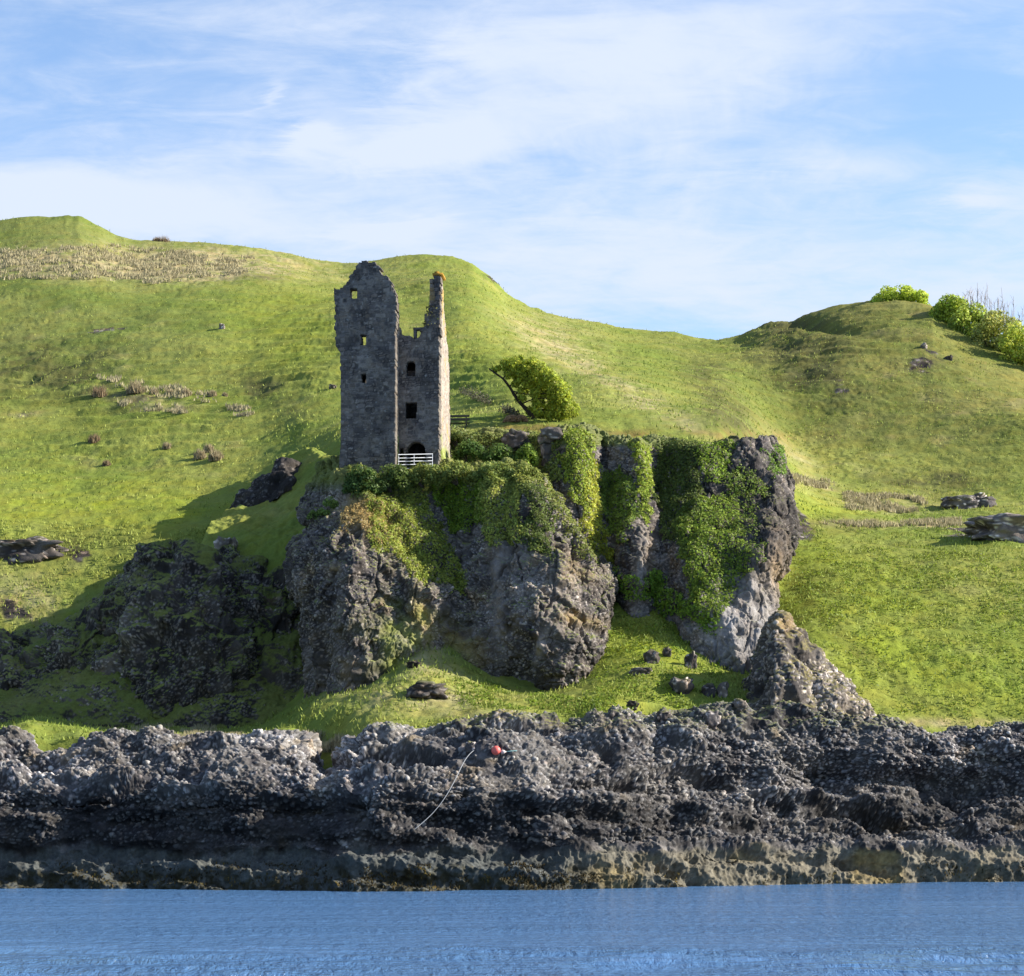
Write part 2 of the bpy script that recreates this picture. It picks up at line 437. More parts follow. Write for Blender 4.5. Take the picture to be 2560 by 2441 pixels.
def rock_patch(name, net, res=0.09, peb=(.42, .16), amp=(.9, .35), pebamp=.10, ledge=None, px_res=None,
               grass_top=.62, colfn=None, seed=0, fac=((3.4, .85, (1, 1, .6)), (1.4, .50, (1, 1, .8))), dark=1.0, stone=1.0, warm=0.0, bvh=True, keep=None, mat=None, edge_fade=False,
               strata=0.0, relief=None, relax=14, mb=1.0, crack=0.0):
    S = net_surface(net, res, px_res)
    N = grid_normals(S); nr, nc = S.shape[:2]
    P = S.reshape(-1, 3); Nn = N.reshape(-1, 3)
    # make sure the normals look outwards (towards the sea)
    if (Nn[:, 1].mean() > 0):
        Nn = -Nn
    P0 = P.copy()
    d = amp[0] * fbm(P, 5.0, 4, seed) + amp[1] * (ridged(P, 1.6, 3, seed + 4, (1, 1, 1.4)) - .55) * (1 if name != 'shore_rocks' else sst(P[:, 2], 2.0, 3.0) * .8 + .2)
    PWf = P + np.stack([.5 * fbm(P, 1.8, 3, seed + 90), 0 * P[:, 0], .35 * fbm(P, 1.8, 3, seed + 91)], 1)
    for i_, (cell, am, an) in enumerate(fac):
        v_, j_ = facets(PWf, cell, seed + 80 + i_, .9, an)
        m_ = 1.0 if name != 'shore_rocks' else .75 + .25 * sst(P[:, 2], 1.6, 3.0)
        d = d + am * m_ * (v_ - .22 * (1 - sst(j_, 0, .16)))
    if strata:
        q = P * (1, 1, 1); zz = q[:, 2] + .10 * q[:, 0] + 1.1 * fbm(P, 7.0, 3, seed + 31, aniso=(1, 1, .5))
        fr = (zz / (1.5 if name == 'shore_rocks' else 1.15)) % 1.0
        d = d + strata * (sst(fr, 0.0, .75) - sst(fr, .78, 1.0) - .3) * (0.6 + .8 * fbm(P, 6, 2, seed + 40, aniso=(1, 1, 2)))
    if relief is not None:
        d = d + relief(P0)
    vv = np.repeat(np.linspace(0, 1, nr), nc)
    d = d * (1 - .65 * sst(vv, .84, .95))
    P = P + Nn * d[:, None]
    # slumping: even out the stretched walls so the stones keep their size everywhere
    G3 = P.reshape(nr, nc, 3)
    for _ in range(relax):
        G3[1:-1, 1:-1] = .5 * G3[1:-1, 1:-1] + .125 * (G3[:-2, 1:-1] + G3[2:, 1:-1] + G3[1:-1, :-2] + G3[1:-1, 2:])
    N1 = grid_normals(G3).reshape(-1, 3)
    if N1[:, 1].mean() > 0: N1 = -N1
    P = G3.reshape(-1, 3)
    rg = .13 + (.12 * sst(-P[:, 2], -2.6, -1.8) if name == 'shore_rocks' else 0)
    dd_ = rg * (ridged(P, .55, 3, seed + 95) - .6)
    if crack:      # vertical joints and bedding cracks
        PC = P + np.stack([.35 * fbm(P, 1.2, 3, seed + 96), 0 * P[:, 0], .5 * fbm(P, 2, 2, seed + 97)], 1)
        _, j1 = facets(PC, 2.3, seed + 98, .9, (1, .6, .38)); _, j2 = facets(PC, 1.1, seed + 99, .9, (.8, .6, .7))
        dd_ = dd_ - crack * (1 - sst(j1, .0, .085)) * sst(fbm(P, 4, 2, seed + 93), -.25, .1) - crack * .4 * (1 - sst(j2, 0, .08))
    P = P + N1 * np.asarray(dd_)[:, None]
    wv = np.stack([perlin(P / (peb[0] * .9), seed + 70), perlin(P / (peb[0] * .9) + 40, seed + 71), perlin(P / (peb[0] * .9) + 80, seed + 72)], 1) * peb[0] * .22
    PW = P + wv
    h1, r1 = pebbles(PW, peb[0], seed + 1); h2, r2 = pebbles(PW, peb[1], seed + 2); h4, r4 = pebbles(PW * (1, 1, 1.2), peb[0] * .72, seed + 3)
    h1 = h1 ** .7; h2 = h2 ** .7 * .55; h4 = h4 ** .7 * .8
    hh = np.maximum(np.maximum(h1, h4), h2); rr = np.where(h1 >= hh, r1, np.where(h4 >= hh, r4, r2))
    patch = sst(fbm(P, 3.0, 3, seed + 50), -.45, .05) * .85 + .15
    hh = hh * (patch if name != 'shore_rocks' else (.45 + .55 * patch) * sst(P[:, 2] + .5 * fbm(P, 1.5, 2, 75), 1.6, 2.8))
    P = P + N1 * (pebamp * (hh - .3))[:, None]
    S2 = P.reshape(nr, nc, 3); N2 = grid_normals(S2).reshape(-1, 3)
    if (N2[:, 1].mean() > 0): N2 = -N2
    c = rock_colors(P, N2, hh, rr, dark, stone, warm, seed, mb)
    px, py = to_px(P)
    up = N2[:, 2] + .35 * fbm(P, 1.5, 3, seed + 60)
    gm = sst(up, grass_top, grass_top + .18)
    gcol = grass_color(P, .9, seed, .1)
    c = lerp(c, gcol, gm)
    if colfn is not None:
        c = colfn(P, N2, px, py, c, gcol)
    if bvh:
        keep_bvh(name if keep is None else keep, S2)
    o = mesh_np(name, P, grid_faces(nr, nc), mat or M_ROCK, c)
    return o, S2, N2.reshape(nr, nc, 3)

def curve(pts):
    a = np.array(pts, float)
    return lambda x: float(np.interp(x, a[:, 0], a[:, 1]))

# ------------------------------------------------------------------ ground and hills: one sheet from the shore to the skyline
SKY = curve([(-900, 640), (-400, 590), (0, 558), (60, 550), (150, 545), (200, 549), (250, 570), (290, 590), (330, 600), (400, 603), (520, 610),
             (620, 618), (700, 632), (780, 650), (870, 661), (940, 655), (960, 649), (1000, 643), (1060, 640), (1120, 646), (1180, 665), (1225, 695),
             (1270, 738), (1340, 775), (1450, 802), (1560, 822), (1600, 830), (1650, 824), (1720, 846), (1790, 852), (1850, 845), (1900, 820), (2000, 790),
             (2100, 765), (2180, 753), (2260, 752), (2330, 765), (2380, 800), (2450, 848), (2560, 905), (2960, 1080), (3500, 1200)])
# columns: px, then (py, Y) from the shore to just before the skyline; last number is the distance of the skyline
GC = [
    (-900, [(1900, 118), (1850, 124), (1826, 143), (1750, 154), (1420, 166), (1300, 176), (1130, 208), (850, 262)], 348),
    (-300, [(1900, 118), (1850, 124), (1826, 143), (1750, 154), (1420, 166), (1300, 176), (1130, 208), (850, 262)], 348),
    (0, [(1900, 119), (1846, 125), (1826, 143), (1750, 154), (1430, 166), (1300, 176), (1130, 208), (850, 262)], 348),
    (160, [(1900, 119), (1846, 125), (1826, 143), (1750, 154), (1440, 166), (1310, 175.0943396226415), (1130, 206.79245283018867), (840, 261.39622641509436)], 348.302),
    (330, [(1900, 119), (1850, 125), (1826, 143), (1750, 154), (1440, 166), (1310, 174.1320754716981), (1120, 205.50943396226415), (830, 260.75471698113205)], 348.623),
    (500, [(1900, 119), (1850, 125), (1826, 143), (1750, 154), (1430, 166), (1310, 173.16981132075472), (1110, 204.22641509433961), (820, 260.1132075471698)], 348.943),
    (650, [(1900, 119), (1850, 125), (1826, 143), (1750, 154), (1420, 166), (1300, 172.32075471698113), (1090, 203.0943396226415), (820, 259.54716981132077)], 349.226),
    (760, [(1940, 119), (1840, 126), (1800, 132), (1700, 148), (1400, 160), (1250, 171.69811320754718), (1050, 202.26415094339623), (810, 259.1320754716981)], 349.434),
    (860, [(1940, 120), (1835, 126), (1770, 132), (1650, 148), (1350, 158), (1150, 170), (1030, 201.50943396226415), (800, 258.75471698113205)], 349.623),
    (960, [(1850, 122), (1812, 126), (1730, 132), (1640, 142), (1330, 156), (1090, 169), (1030, 200.75471698113208), (790, 258.37735849056605)], 349.811),
    (1060, [(1850, 122), (1805, 126), (1710, 133), (1560, 142), (1320, 156), (1078, 168), (1030, 200), (780, 258)], 350),
    (1160, [(1850, 122), (1795, 126), (1735, 133), (1640, 141), (1310, 156), (1074, 167), (1020, 200), (780, 250)], 344),
    (1260, [(1850, 122), (1785, 126), (1750, 132), (1690, 140), (1300, 156), (1076, 166), (1000, 194), (830, 246)], 335),
    (1380, [(1860, 122), (1800, 127), (1760, 132), (1710, 140), (1300, 157), (1082, 164), (985, 196), (870, 246)], 330),
    (1500, [(1860, 122), (1800, 127), (1740, 132), (1660, 140), (1420, 154), (1090, 163), (975, 200), (890, 248)], 325),
    (1620, [(1860, 122), (1805, 127), (1720, 133), (1610, 142), (1440, 153), (1095, 163), (985, 206), (905, 252)], 325),
    (1740, [(1860, 122), (1800, 127), (1720, 134), (1650, 141), (1500, 152), (1098, 163), (1000, 214), (915, 256)], 312),
    (1850, [(1860, 122), (1800, 127), (1745, 134), (1690, 141), (1560, 151), (1098, 165), (1010, 222), (920, 256)], 307),
    (1930, [(1870, 122), (1805, 128), (1745, 135), (1680, 142), (1520, 156), (1230, 185), (1080, 228), (940, 254)], 303),
    (2010, [(1870, 122), (1810, 128), (1700, 137), (1580, 147), (1430, 162), (1260, 192), (1130, 226), (940, 252)], 299),
    (2120, [(1870, 124), (1812, 129), (1720, 137), (1560, 149), (1400, 166), (1265, 196), (1150, 222), (930, 250)], 295),
    (2250, [(1870, 125), (1815, 130), (1730, 138), (1560, 150), (1390, 168), (1275, 198), (1170, 218), (930, 249)], 290),
    (2400, [(1870, 126), (1820, 131), (1730, 138), (1560, 150), (1380, 168), (1285, 196), (1190, 214), (1000, 238)], 281),
    (2560, [(1880, 127), (1822, 132), (1730, 139), (1560, 150), (1380, 168), (1290, 194), (1210, 210), (1050, 228)], 268),
    (2960, [(1880, 130), (1830, 134), (1740, 141), (1570, 152), (1400, 170), (1310, 192), (1250, 208), (1170, 222)], 250),
    (3500, [(1880, 130), (1830, 134), (1740, 141), (1570, 152), (1420, 170), (1350, 190), (1310, 204), (1260, 216)], 235),
]
WL = curve([(-900, 2222), (0, 2221), (500, 2224), (900, 2229), (1300, 2226), (1500, 2222), (1800, 2216), (2100, 2210), (2560, 2205), (3500, 2198)])
TOP = curve([(-900, 1860), (-200, 1860), (0, 1856), (60, 1850), (130, 1866), (200, 1855), (330, 1842), (400, 1834), (460, 1855), (560, 1862), (640, 1850),
             (700, 1832), (740, 1842), (775, 1880), (795, 1925), (815, 1925), (840, 1880), (880, 1838), (940, 1812), (1010, 1808), (1100, 1805), (1160, 1792),
             (1200, 1782), (1280, 1787), (1340, 1800), (1400, 1814), (1440, 1806), (1480, 1778), (1560, 1773), (1620, 1790), (1660, 1797), (1690, 1772),
             (1750, 1765), (1850, 1772), (1930, 1790), (2050, 1800), (2200, 1806), (2300, 1816), (2400, 1822), (2470, 1822), (2560, 1824), (3500, 1850)])
def SHORE_TOP(x):
    Y0 = CAMH * FPX / (WL(x) - HY); right = float(sst(np.array([x]), 1350, 1750)[0])
    return TOP(x), 124.5 + 2.5 * right + (Y0 - 110) * .35 + math.exp(-((x - 808) / 50) ** 2) * 3
def build_ground():
    fine = sorted(set([c[0] for c in GC] + list(range(-300, 2961, 60)) + [200, 250, 290, 330, 960, 1180, 1225, 1270, 1790, 1850, 2330]))
    xs = np.array([c[0] for c in GC], float)
    nrow = 8
    py = np.array([[p[0] for p in c[1]] for c in GC], float); yy = np.array([[p[1] for p in c[1]] for c in GC], float)
    sy = np.array([c[2] for c in GC], float)
    dense = np.arange(-900, 3501, 10.0)
    ker = np.exp(-(np.arange(-18, 19) * 10 / 62.0) ** 2); ker /= ker.sum()
    sm = lambda v: np.convolve(np.pad(np.interp(dense, xs, v), 18, mode='edge'), ker, mode='valid')
    py = np.stack([sm(py[:, k]) for k in range(nrow)], 1); yy = np.stack([sm(yy[:, k]) for k in range(nrow)], 1); sy = sm(sy); xs = dense
    for i, x in enumerate(dense):
        t, yt = SHORE_TOP(x)
        py[i, 0], yy[i, 0] = t + 45, yt + .4
        py[i, 1], yy[i, 1] = t - 1, yt + 2.2
        yy[i, 2] = max(yy[i, 2], yt + 4.5)
        py[i, 2] = min(py[i, 2], t - 14)
    net = [[] for _ in range(nrow + 3)]
    for x in fine:
        for k in range(nrow):
            net[k].append((x, np.interp(x, xs, py[:, k]), np.interp(x, xs, yy[:, k])))
        s = SKY(x); ys = np.interp(x, xs, sy); yk = np.interp(x, xs, yy[:, -1]); pk = np.interp(x, xs, py[:, -1])
        net[nrow].append((x, s + (pk - s) * .12, ys - (ys - yk) * .22))
        net[nrow + 1].append((x, s, ys))
        net[nrow + 2].append((x, s + 90, ys * 1.15))
    S = net_surface(net, px_res=2.6)
    P = S.reshape(-1, 3); px, pyv = to_px(P)
    far = sst(P[:, 1], 150, 210)
    P3 = P * (1, 1, 0.6)
    det = .45 + .55 * sst(fbm(P3, 11, 3, 107), -.1, .35)        # smooth turf in places, tussocky in others
    z = far * (1.0 * fbm(P3, 26, 3, 101) + .5 * fbm(P3, 9, 3, 102)) + .22 * fbm(P3, 3.2, 3, 103) + det * (.20 * fbm(P3, 1.2, 2, 104) + .09 * perlin(P3 / .5, 105))
    # sheep-trod terraces on the steep hillsides
    tw = P[:, 2] + 1.4 * fbm(P3, 12, 3, 110)
    z += far * .42 * (np.abs(((tw / 1.5) % 1.0) - .5) - .25) * sst(fbm(P3, 18, 2, 111), -.1, .4) * 2
    # rough shadowed hummocks and hollows of the right-hand hill and the left slope
    rough = blob(px, pyv, 2010, 900, 150, 110, 25) + blob(px, pyv, 1960, 810, 110, 18, 5) + blob(px, pyv, 120, 930, 200, 90) + .8 * blob(px, pyv, 650, 960, 120, 30, 10) \
        + .8 * blob(px, pyv, 2310, 900, 60, 50, 30) + .7 * blob(px, pyv, 1870, 760, 60, 20) + .6 * blob(px, pyv, 1830, 1060, 60, 160, -35) + .5 * blob(px, pyv, 2350, 1200, 160, 25)
    rough = np.clip(rough, 0, 1)
    z += rough * 1.05 * (ridged(P3, 7, 4, 120, (.7, 1, 1)) - .6)
    z -= .9 * blob(px, pyv, 2050, 812, 160, 14, 12)          # hollow behind the lower brow of the hill
    z += .4 * blob(px, pyv, 1990, 850, 180, 22, 6)
    # green hummock beside the shore on the left, grassy mounds below the crag
    z += .9 * blob(px, pyv, 110, 1835, 110, 26)
    z += 1.0 * blob(px, pyv, 1620, 1795, 90, 14)
    P = P + np.stack([0 * z, 0 * z, z], 1)
    nr, nc = S.shape[:2]
    S2 = P.reshape(nr, nc, 3)
    N = grid_normals(S2).reshape(-1, 3)
    if N[:, 2].mean() < 0: N = -N
    n = len(P)
    c = grass_color(P, 1.0, 200)
    def put(c, m, colr):
        return lerp(c, np.tile(col3(*colr), (n, 1)), np.clip(m, 0, 1))
    nz = fbm(P, 4, 4, 301); nz2 = fbm(P, 1.4, 3, 302); nzb = fbm(P, 30, 3, 303)
    # hills: duller olive towards the top, right-hand hill olive brown
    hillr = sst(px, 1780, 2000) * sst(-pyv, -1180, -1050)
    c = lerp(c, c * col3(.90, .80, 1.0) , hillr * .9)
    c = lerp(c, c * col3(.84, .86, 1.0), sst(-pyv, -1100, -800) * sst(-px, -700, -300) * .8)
    # bright spring grass in the left field, on the right-hand slope and below the cliffs
    bright = blob(px, pyv, 250, 1260, 420, 75) + .9 * blob(px, pyv, 2150, 1560, 420, 170, 28) + .9 * blob(px, pyv, 2080, 1265, 110, 45) \
        + .9 * blob(px, pyv, 1600, 1640, 130, 130, 30) + .4 * blob(px, pyv, 300, 1010, 300, 60) + .5 * blob(px, pyv, 720, 800, 160, 200) + .5 * blob(px, pyv, 1300, 880, 160, 60)
    c = lerp(c, np.tile(col3(.25, .30, .030), (n, 1)) * (1 + .5 * nz2)[:, None], np.clip(bright * (.75 + nz * 1.2), 0, .95))
    # dead pale grass: bands on the left hill, valley floor, by the shore
    dry = 1.2 * blob(px, pyv, 480, 660, 330, 40, 2) + .9 * blob(px, pyv, 60, 660, 160, 30) + .9 * blob(px, pyv, 400, 690, 200, 10) + .9 * blob(px, pyv, 2210, 1255, 110, 20) \
        + .7 * blob(px, pyv, 2030, 1205, 70, 20, 15) + 1.0 * blob(px, pyv, 2250, 1312, 230, 8) + .9 * blob(px, pyv, 620, 1855, 220, 16) + .9 * blob(px, pyv, 810, 1862, 60, 20) \
        + .8 * blob(px, pyv, 50, 1040, 60, 5, -4) + .6 * blob(px, pyv, 1600, 1000, 300, 26, 30) + .5 * blob(px, pyv, 1380, 850, 130, 60, 20) \
        + .6 * blob(px, pyv, 340, 1000, 130, 14, 4) + .6 * blob(px, pyv, 380, 1025, 90, 8) + .7 * blob(px, pyv, 2300, 1806, 300, 12) + .5 * blob(px, pyv, 1070, 1650, 60, 120, -40) \
        + .55 * blob(px, pyv, 60, 1500, 160, 60, 25) + .5 * blob(px, pyv, 1960, 1120, 100, 20, 30) + .45 * blob(px, pyv, 1010, 1740, 200, 40) + .6 * blob(px, pyv, 1240, 1790, 100, 14)
    c = lerp(c, np.tile(col3(.42, .35, .20), (n, 1)) * (1 + .6 * nz2)[:, None], np.clip(dry * (.7 + nz * 1.5 + nz2 * .7), 0, .85))
    # dark bracken and heather mottling; shade of the rough hollows put into the colour
    br_shade = rough * .8 + .5 * blob(px, pyv, 1800, 1010, 50, 170, -33) + .5 * blob(px, pyv, 700, 1010, 90, 25, 25) + .5 * blob(px, pyv, 300, 1000, 90, 25) \
        + .6 * blob(px, pyv, 2080, 1320, 130, 22) + .55 * blob(px, pyv, 2330, 1190, 150, 22) + .6 * blob(px, pyv, 230, 1370, 110, 50) \
        + .4 * blob(px, pyv, 2060, 1480, 110, 40, 20) + .5 * blob(px, pyv, 650, 700, 60, 10) + .5 * blob(px, pyv, 2160, 1640, 160, 22, 40)
    c = lerp(c, np.tile(col3(.085, .085, .035), (n, 1)), np.clip(br_shade * (.85 + 1.7 * nz), 0, .8))
    # bare rock showing through on the hillside
    rk = 1.1 * blob(px, pyv, 2300, 915, 34, 30, 30) + .8 * blob(px, pyv, 2330, 880, 34, 8, 30) + .7 * blob(px, pyv, 2100, 960, 30, 22) + .9 * blob(px, pyv, 240, 820, 45, 7) \
        + .6 * blob(px, pyv, 300, 818, 30, 6) + 1.0 * blob(px, pyv, 1240, 690, 26, 22, 40) + .9 * blob(px, pyv, 230, 1385, 70, 34) + .6 * blob(px, pyv, 30, 1530, 120, 36, 20) \
        + .7 * blob(px, pyv, 600, 1030, 20, 30, -20) + .8 * blob(px, pyv, 1980, 1310, 40, 60, -35) + .5 * blob(px, pyv, 1130, 1795, 60, 10) \
        + .9 * blob(px, pyv, 2440, 1330, 110, 26) + .7 * blob(px, pyv, 1980, 1340, 60, 40, 40)
    h1, r1 = pebbles(P, .8, 5)
    c = lerp(c, rock_colors(P, N, h1, r1, 1.1, 1.0, 0, 33), sst(rk * (.75 + nz * 1.4 + nz2), .35, .6))
    # orange-brown thrift and peat along the plateau edge
    ed = blob(px, pyv, 1650, 1090, 330, 12) + .7 * blob(px, pyv, 1330, 1075, 120, 8)
    c = lerp(c, np.tile(col3(.24, .17, .06), (n, 1)), np.clip(ed * (.6 + nz * 2), 0, .7))
    keep_bvh('ground', S2, 4)
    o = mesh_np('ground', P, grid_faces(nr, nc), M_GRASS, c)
    tag(o, kind='structure')
    return S2, N.reshape(nr, nc, 3)
GROUND, GROUND_N = build_ground()

# ------------------------------------------------------------------ shore rocks
def build_shore():
    xs = sorted(set(list(range(-900, -299, 200)) + list(range(-300, 2961, 45)) + [3200, 3500] + [60, 130, 400, 740, 775, 795, 815, 840, 1200, 1480, 1690]))
    rows = [[] for _ in range(9)]
    for x in xs:
        w = WL(x); t = TOP(x)
        Y0 = CAMH * FPX / (w - HY)
        right = float(sst(np.array([x]), 1350, 1750)[0]); gap = math.exp(-((x - 808) / 50) ** 2)
        yt = 124.5 + 2.5 * right + (Y0 - 110) * .35 + gap * 3
        cove = math.exp(-((x - 740) / 120) ** 2)
        band = 2128 - 26 * right
        und = 1.0 - right
        rows[0].append((x, w + 60, Y0 - 1.5))
        rows[1].append((x, w, Y0))
        rows[2].append((x, band + 25, Y0 + .9 + cove))
        rows[3].append((x, band, Y0 + 2.0 + .6 * right + cove * 1.2))
        rows[4].append((x, 2010 + 10 * right, Y0 + 2.6 + 2.4 * right - .5 * und + cove * 1.3))
        rows[5].append((x, lerp1(1960, t, .08), Y0 + 3.0 + 3.3 * right + cove * 1.6))
        rows[6].append((x, lerp1(1960, t, .60), lerp1(Y0 + 4.5, yt, .48)))
        rows[7].append((x, t, yt))
        rows[8].append((x, t + 60, yt + 3.5))
    def relief(P):
        px, py = to_px(P)
        inter = sst(-P[:, 2], -3.0, -2.2)          # intertidal: smooth blocky bedrock
        d = -inter * 0.15
        # large shadowed recesses under ledges, lifted noses
        L = [(560, 2040, 260, 45, 0, -1.5), (150, 2010, 150, 90, 0, -1.6), (900, 1990, 130, 50, -20, -1.1), (1150, 2030, 180, 60, 5, -1.6), (1200, 1835, 190, 16, 5, -1.4),
             (1500, 1960, 190, 22, 4, -1.6), (1790, 1970, 90, 30, 10, -1.9), (2060, 1920, 60, 30, 15, -1.9), (2200, 2035, 180, 24, 4, -1.4), (1850, 2070, 130, 24, 5, -1.3),
             (2380, 1970, 130, 40, 5, -1.6), (860, 1900, 60, 60, -40, -1.0), (1000, 1850, 60, 25, -30, -1.2), (300, 1955, 120, 22, -10, -1.1), (1330, 1880, 200, 24, 3, .9),
             (1600, 1870, 150, 20, 0, .7), (520, 1900, 260, 30, 0, .7), (1350, 2010, 90, 14, -8, .8), (2000, 1990, 200, 14, 3, .9), (1730, 1880, 120, 20, 10, .8), (640, 2040, 60, 60, 0, 1.2),
             (2240, 2120, 110, 22, -6, 1.0), (1920, 1950, 28, 45, 5, 1.3)]
        for a in L:
            d = d + a[5] * blob(px, py, *a[:5]) * (.8 + .5 * fbm(P, 2, 2, 61))
        bl = ridged(P, 3.4, 2, 71, (1, 1, .8))
        d = d + inter * (.6 * fbm(P, 2.6, 4, 72, aniso=(.7, 1, 1)) + .25 * fbm(P, .6, 3, 73) - .35 * sst(bl, .9, .99))
        return d
    def colfn(P, N, px, py, c, g):
        n = len(P)
        zz = P[:, 2] + 1.0 * fbm(P, 2.2, 4, 81) + .25
        right = sst(px + 120 * fbm(P, 6, 3, 82), 1280, 1650)
        nz = fbm(P, 1.3, 4, 83); nb = fbm(P, .5, 3, 86)
        tide = sst(-zz, -2.6, -2.1)
        grey = np.tile(col3(.088, .088, .078), (n, 1)) * (1 + .5 * nz)[:, None]
        ochre = lerp(np.tile(col3(.165, .140, .10), (n, 1)), np.tile(col3(.25, .18, .075), (n, 1)), sst(fbm(P, 3.5, 3, 84), .0, .4)) * (1 + .45 * nz)[:, None]
        t = lerp(grey, ochre, right) * (1 + .5 * fbm(P, .7, 3, 88, aniso=(1, 1, .25)) + .35 * perlin(P / .18, 89))[:, None]
        # olive wrack in patches low down
        wr = sst(-P[:, 2] + 1.2 * fbm(P, 2.4, 3, 85) , -1.25, -.7) * (1 - right * .65)
        t = lerp(t, np.tile(col3(.042, .035, .016), (n, 1)), wr * sst(nb, -.25, .2) * .95)
        c = lerp(c, t, tide)
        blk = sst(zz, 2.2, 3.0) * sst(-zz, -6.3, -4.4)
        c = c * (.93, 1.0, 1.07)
        c = lerp(c, c * .40, blk)  # shade of the undercut band put into the rock colour
        crown = sst(-py, -1850, -1800) * sst(N[:, 2] + .4 * nz, .35, .7) * (.4 * sst(fbm(P, 2, 3, 87), 0, .4) + blob(px, py, 1230, 1780, 70, 14))
        c = lerp(c, np.tile(col3(.30, .22, .07), (n, 1)), np.clip(crown, 0, .8))
        c = lerp(c, g, sst(-py, -1835, -1800) * sst(N[:, 2] + .3 * nz, .6, .85) * .6)
        return c
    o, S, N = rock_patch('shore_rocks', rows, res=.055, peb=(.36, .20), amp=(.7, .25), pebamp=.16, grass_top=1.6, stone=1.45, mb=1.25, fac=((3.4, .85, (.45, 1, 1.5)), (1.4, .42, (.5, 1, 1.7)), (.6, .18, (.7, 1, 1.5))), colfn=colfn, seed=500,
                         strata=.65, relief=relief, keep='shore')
    tag(o, kind='structure')
    return S, N
def lerp1(a, b, t):
    return a + (b - a) * t
SHORE, SHORE_N = build_shore()

# ------------------------------------------------------------------ the castle crag (front) and the ivy cliff behind it
CRAG = [
  [(800, 1880, 160.0), (745, 1870, 145.5), (790, 1880, 140.2), (880, 1830, 138.4), (980, 1740, 138.9), (1080, 1680, 139.8), (1160, 1740, 141.0), (1230, 1760, 139.7), (1290, 1770, 139.7), (1360, 1770, 137.8), (1430, 1800, 138.3), (1490, 1800, 141.2), (1505, 1760, 145.9), (1490, 1700, 155.8)],
  [(805, 1790, 160.0), (745, 1790, 145.5), (800, 1800, 139.6), (885, 1740, 137.4), (985, 1640, 138.4), (1085, 1600, 139.5), (1160, 1660, 140.5), (1232, 1690, 139.1), (1290, 1697, 139.9), (1365, 1705, 137.4), (1430, 1725, 138.0), (1482, 1730, 140.9), (1500, 1690, 146.2), (1490, 1600, 156.0)],
  [(810, 1660, 160.0), (765, 1660, 146.0), (805, 1670, 139.8), (885, 1640, 137.7), (985, 1570, 138.9), (1080, 1540, 139.5), (1158, 1590, 140.5), (1225, 1620, 139.3), (1285, 1640, 139.1), (1365, 1640, 136.4), (1435, 1640, 137.4), (1498, 1640, 140.9), (1513, 1620, 146.2), (1490, 1520, 156.0)],
  [(810, 1540, 160.0), (755, 1540, 146.0), (810, 1550, 139.6), (885, 1540, 138.2), (985, 1500, 139.7), (1080, 1480, 140.5), (1150, 1510, 141.7), (1215, 1530, 140.1), (1280, 1550, 138.5), (1360, 1560, 136.9), (1435, 1560, 138.0), (1508, 1550, 141.5), (1528, 1530, 146.2), (1500, 1460, 156.0)],
  [(810, 1430, 160.0), (724, 1430, 146.6), (790, 1440, 140.5), (875, 1440, 138.9), (980, 1440, 140.8), (1080, 1430, 142.5), (1150, 1450, 144.3), (1205, 1450, 142.1), (1275, 1450, 140.4), (1355, 1460, 138.6), (1432, 1470, 139.4), (1500, 1480, 143.1), (1524, 1470, 148.2), (1500, 1400, 156.0)],
  [(810, 1360, 160.0), (738, 1370, 147.4), (795, 1370, 142.1), (875, 1350, 140.7), (970, 1350, 142.4), (1070, 1350, 144.9), (1140, 1360, 147.3), (1200, 1360, 144.5), (1270, 1360, 142.6), (1345, 1370, 140.6), (1415, 1390, 141.4), (1475, 1420, 145.1), (1505, 1430, 149.2), (1500, 1360, 156.0)],
  [(820, 1290, 160.0), (775, 1320, 148.7), (830, 1300, 144.5), (890, 1275, 143.4), (950, 1270, 144.9), (1050, 1280, 147.1), (1130, 1280, 149.1), (1200, 1280, 146.5), (1265, 1280, 144.7), (1335, 1290, 142.6), (1395, 1310, 143.6), (1440, 1350, 147.2), (1470, 1380, 150.9), (1480, 1340, 155.8)],
  [(830, 1280, 162.0), (745, 1268, 153.0), (800, 1268, 149.7), (870, 1240, 147.7), (950, 1235, 148.1), (1050, 1225, 148.8), (1120, 1210, 149.9), (1195, 1210, 147.7), (1255, 1210, 146.4), (1320, 1215, 145.0), (1370, 1240, 146.1), (1410, 1290, 149.5), (1440, 1340, 153.5), (1460, 1320, 159.4)],
  [(860, 1240, 165.0), (765, 1205, 155.5), (815, 1190, 151.9), (870, 1186, 148.8), (950, 1186, 148.9), (1050, 1190, 149.4), (1120, 1190, 150.2), (1195, 1190, 148.8), (1255, 1186, 147.9), (1310, 1184, 146.8), (1350, 1200, 148.3), (1390, 1260, 151.7), (1420, 1320, 157.1), (1450, 1300, 163.0)],
  [(880, 1200, 167.0), (800, 1160, 158.0), (830, 1168, 153.5), (870, 1166, 151.0), (950, 1166, 151.3), (1050, 1166, 151.5), (1120, 1164, 152.0), (1195, 1160, 151.3), (1255, 1156, 151.0), (1310, 1158, 150.5), (1340, 1190, 152.9), (1375, 1270, 156.5), (1410, 1340, 160.8), (1440, 1320, 166.8)],
  [(890, 1190, 170.0), (840, 1175, 163.0), (850, 1170, 159.8), (870, 1166, 159.7), (950, 1166, 160.0), (1050, 1166, 160.0), (1120, 1166, 160.2), (1195, 1166, 160.0), (1255, 1170, 159.9), (1310, 1180, 159.8), (1340, 1220, 161.0), (1375, 1300, 163.3), (1410, 1360, 166.4), (1440, 1360, 170.4)],
]
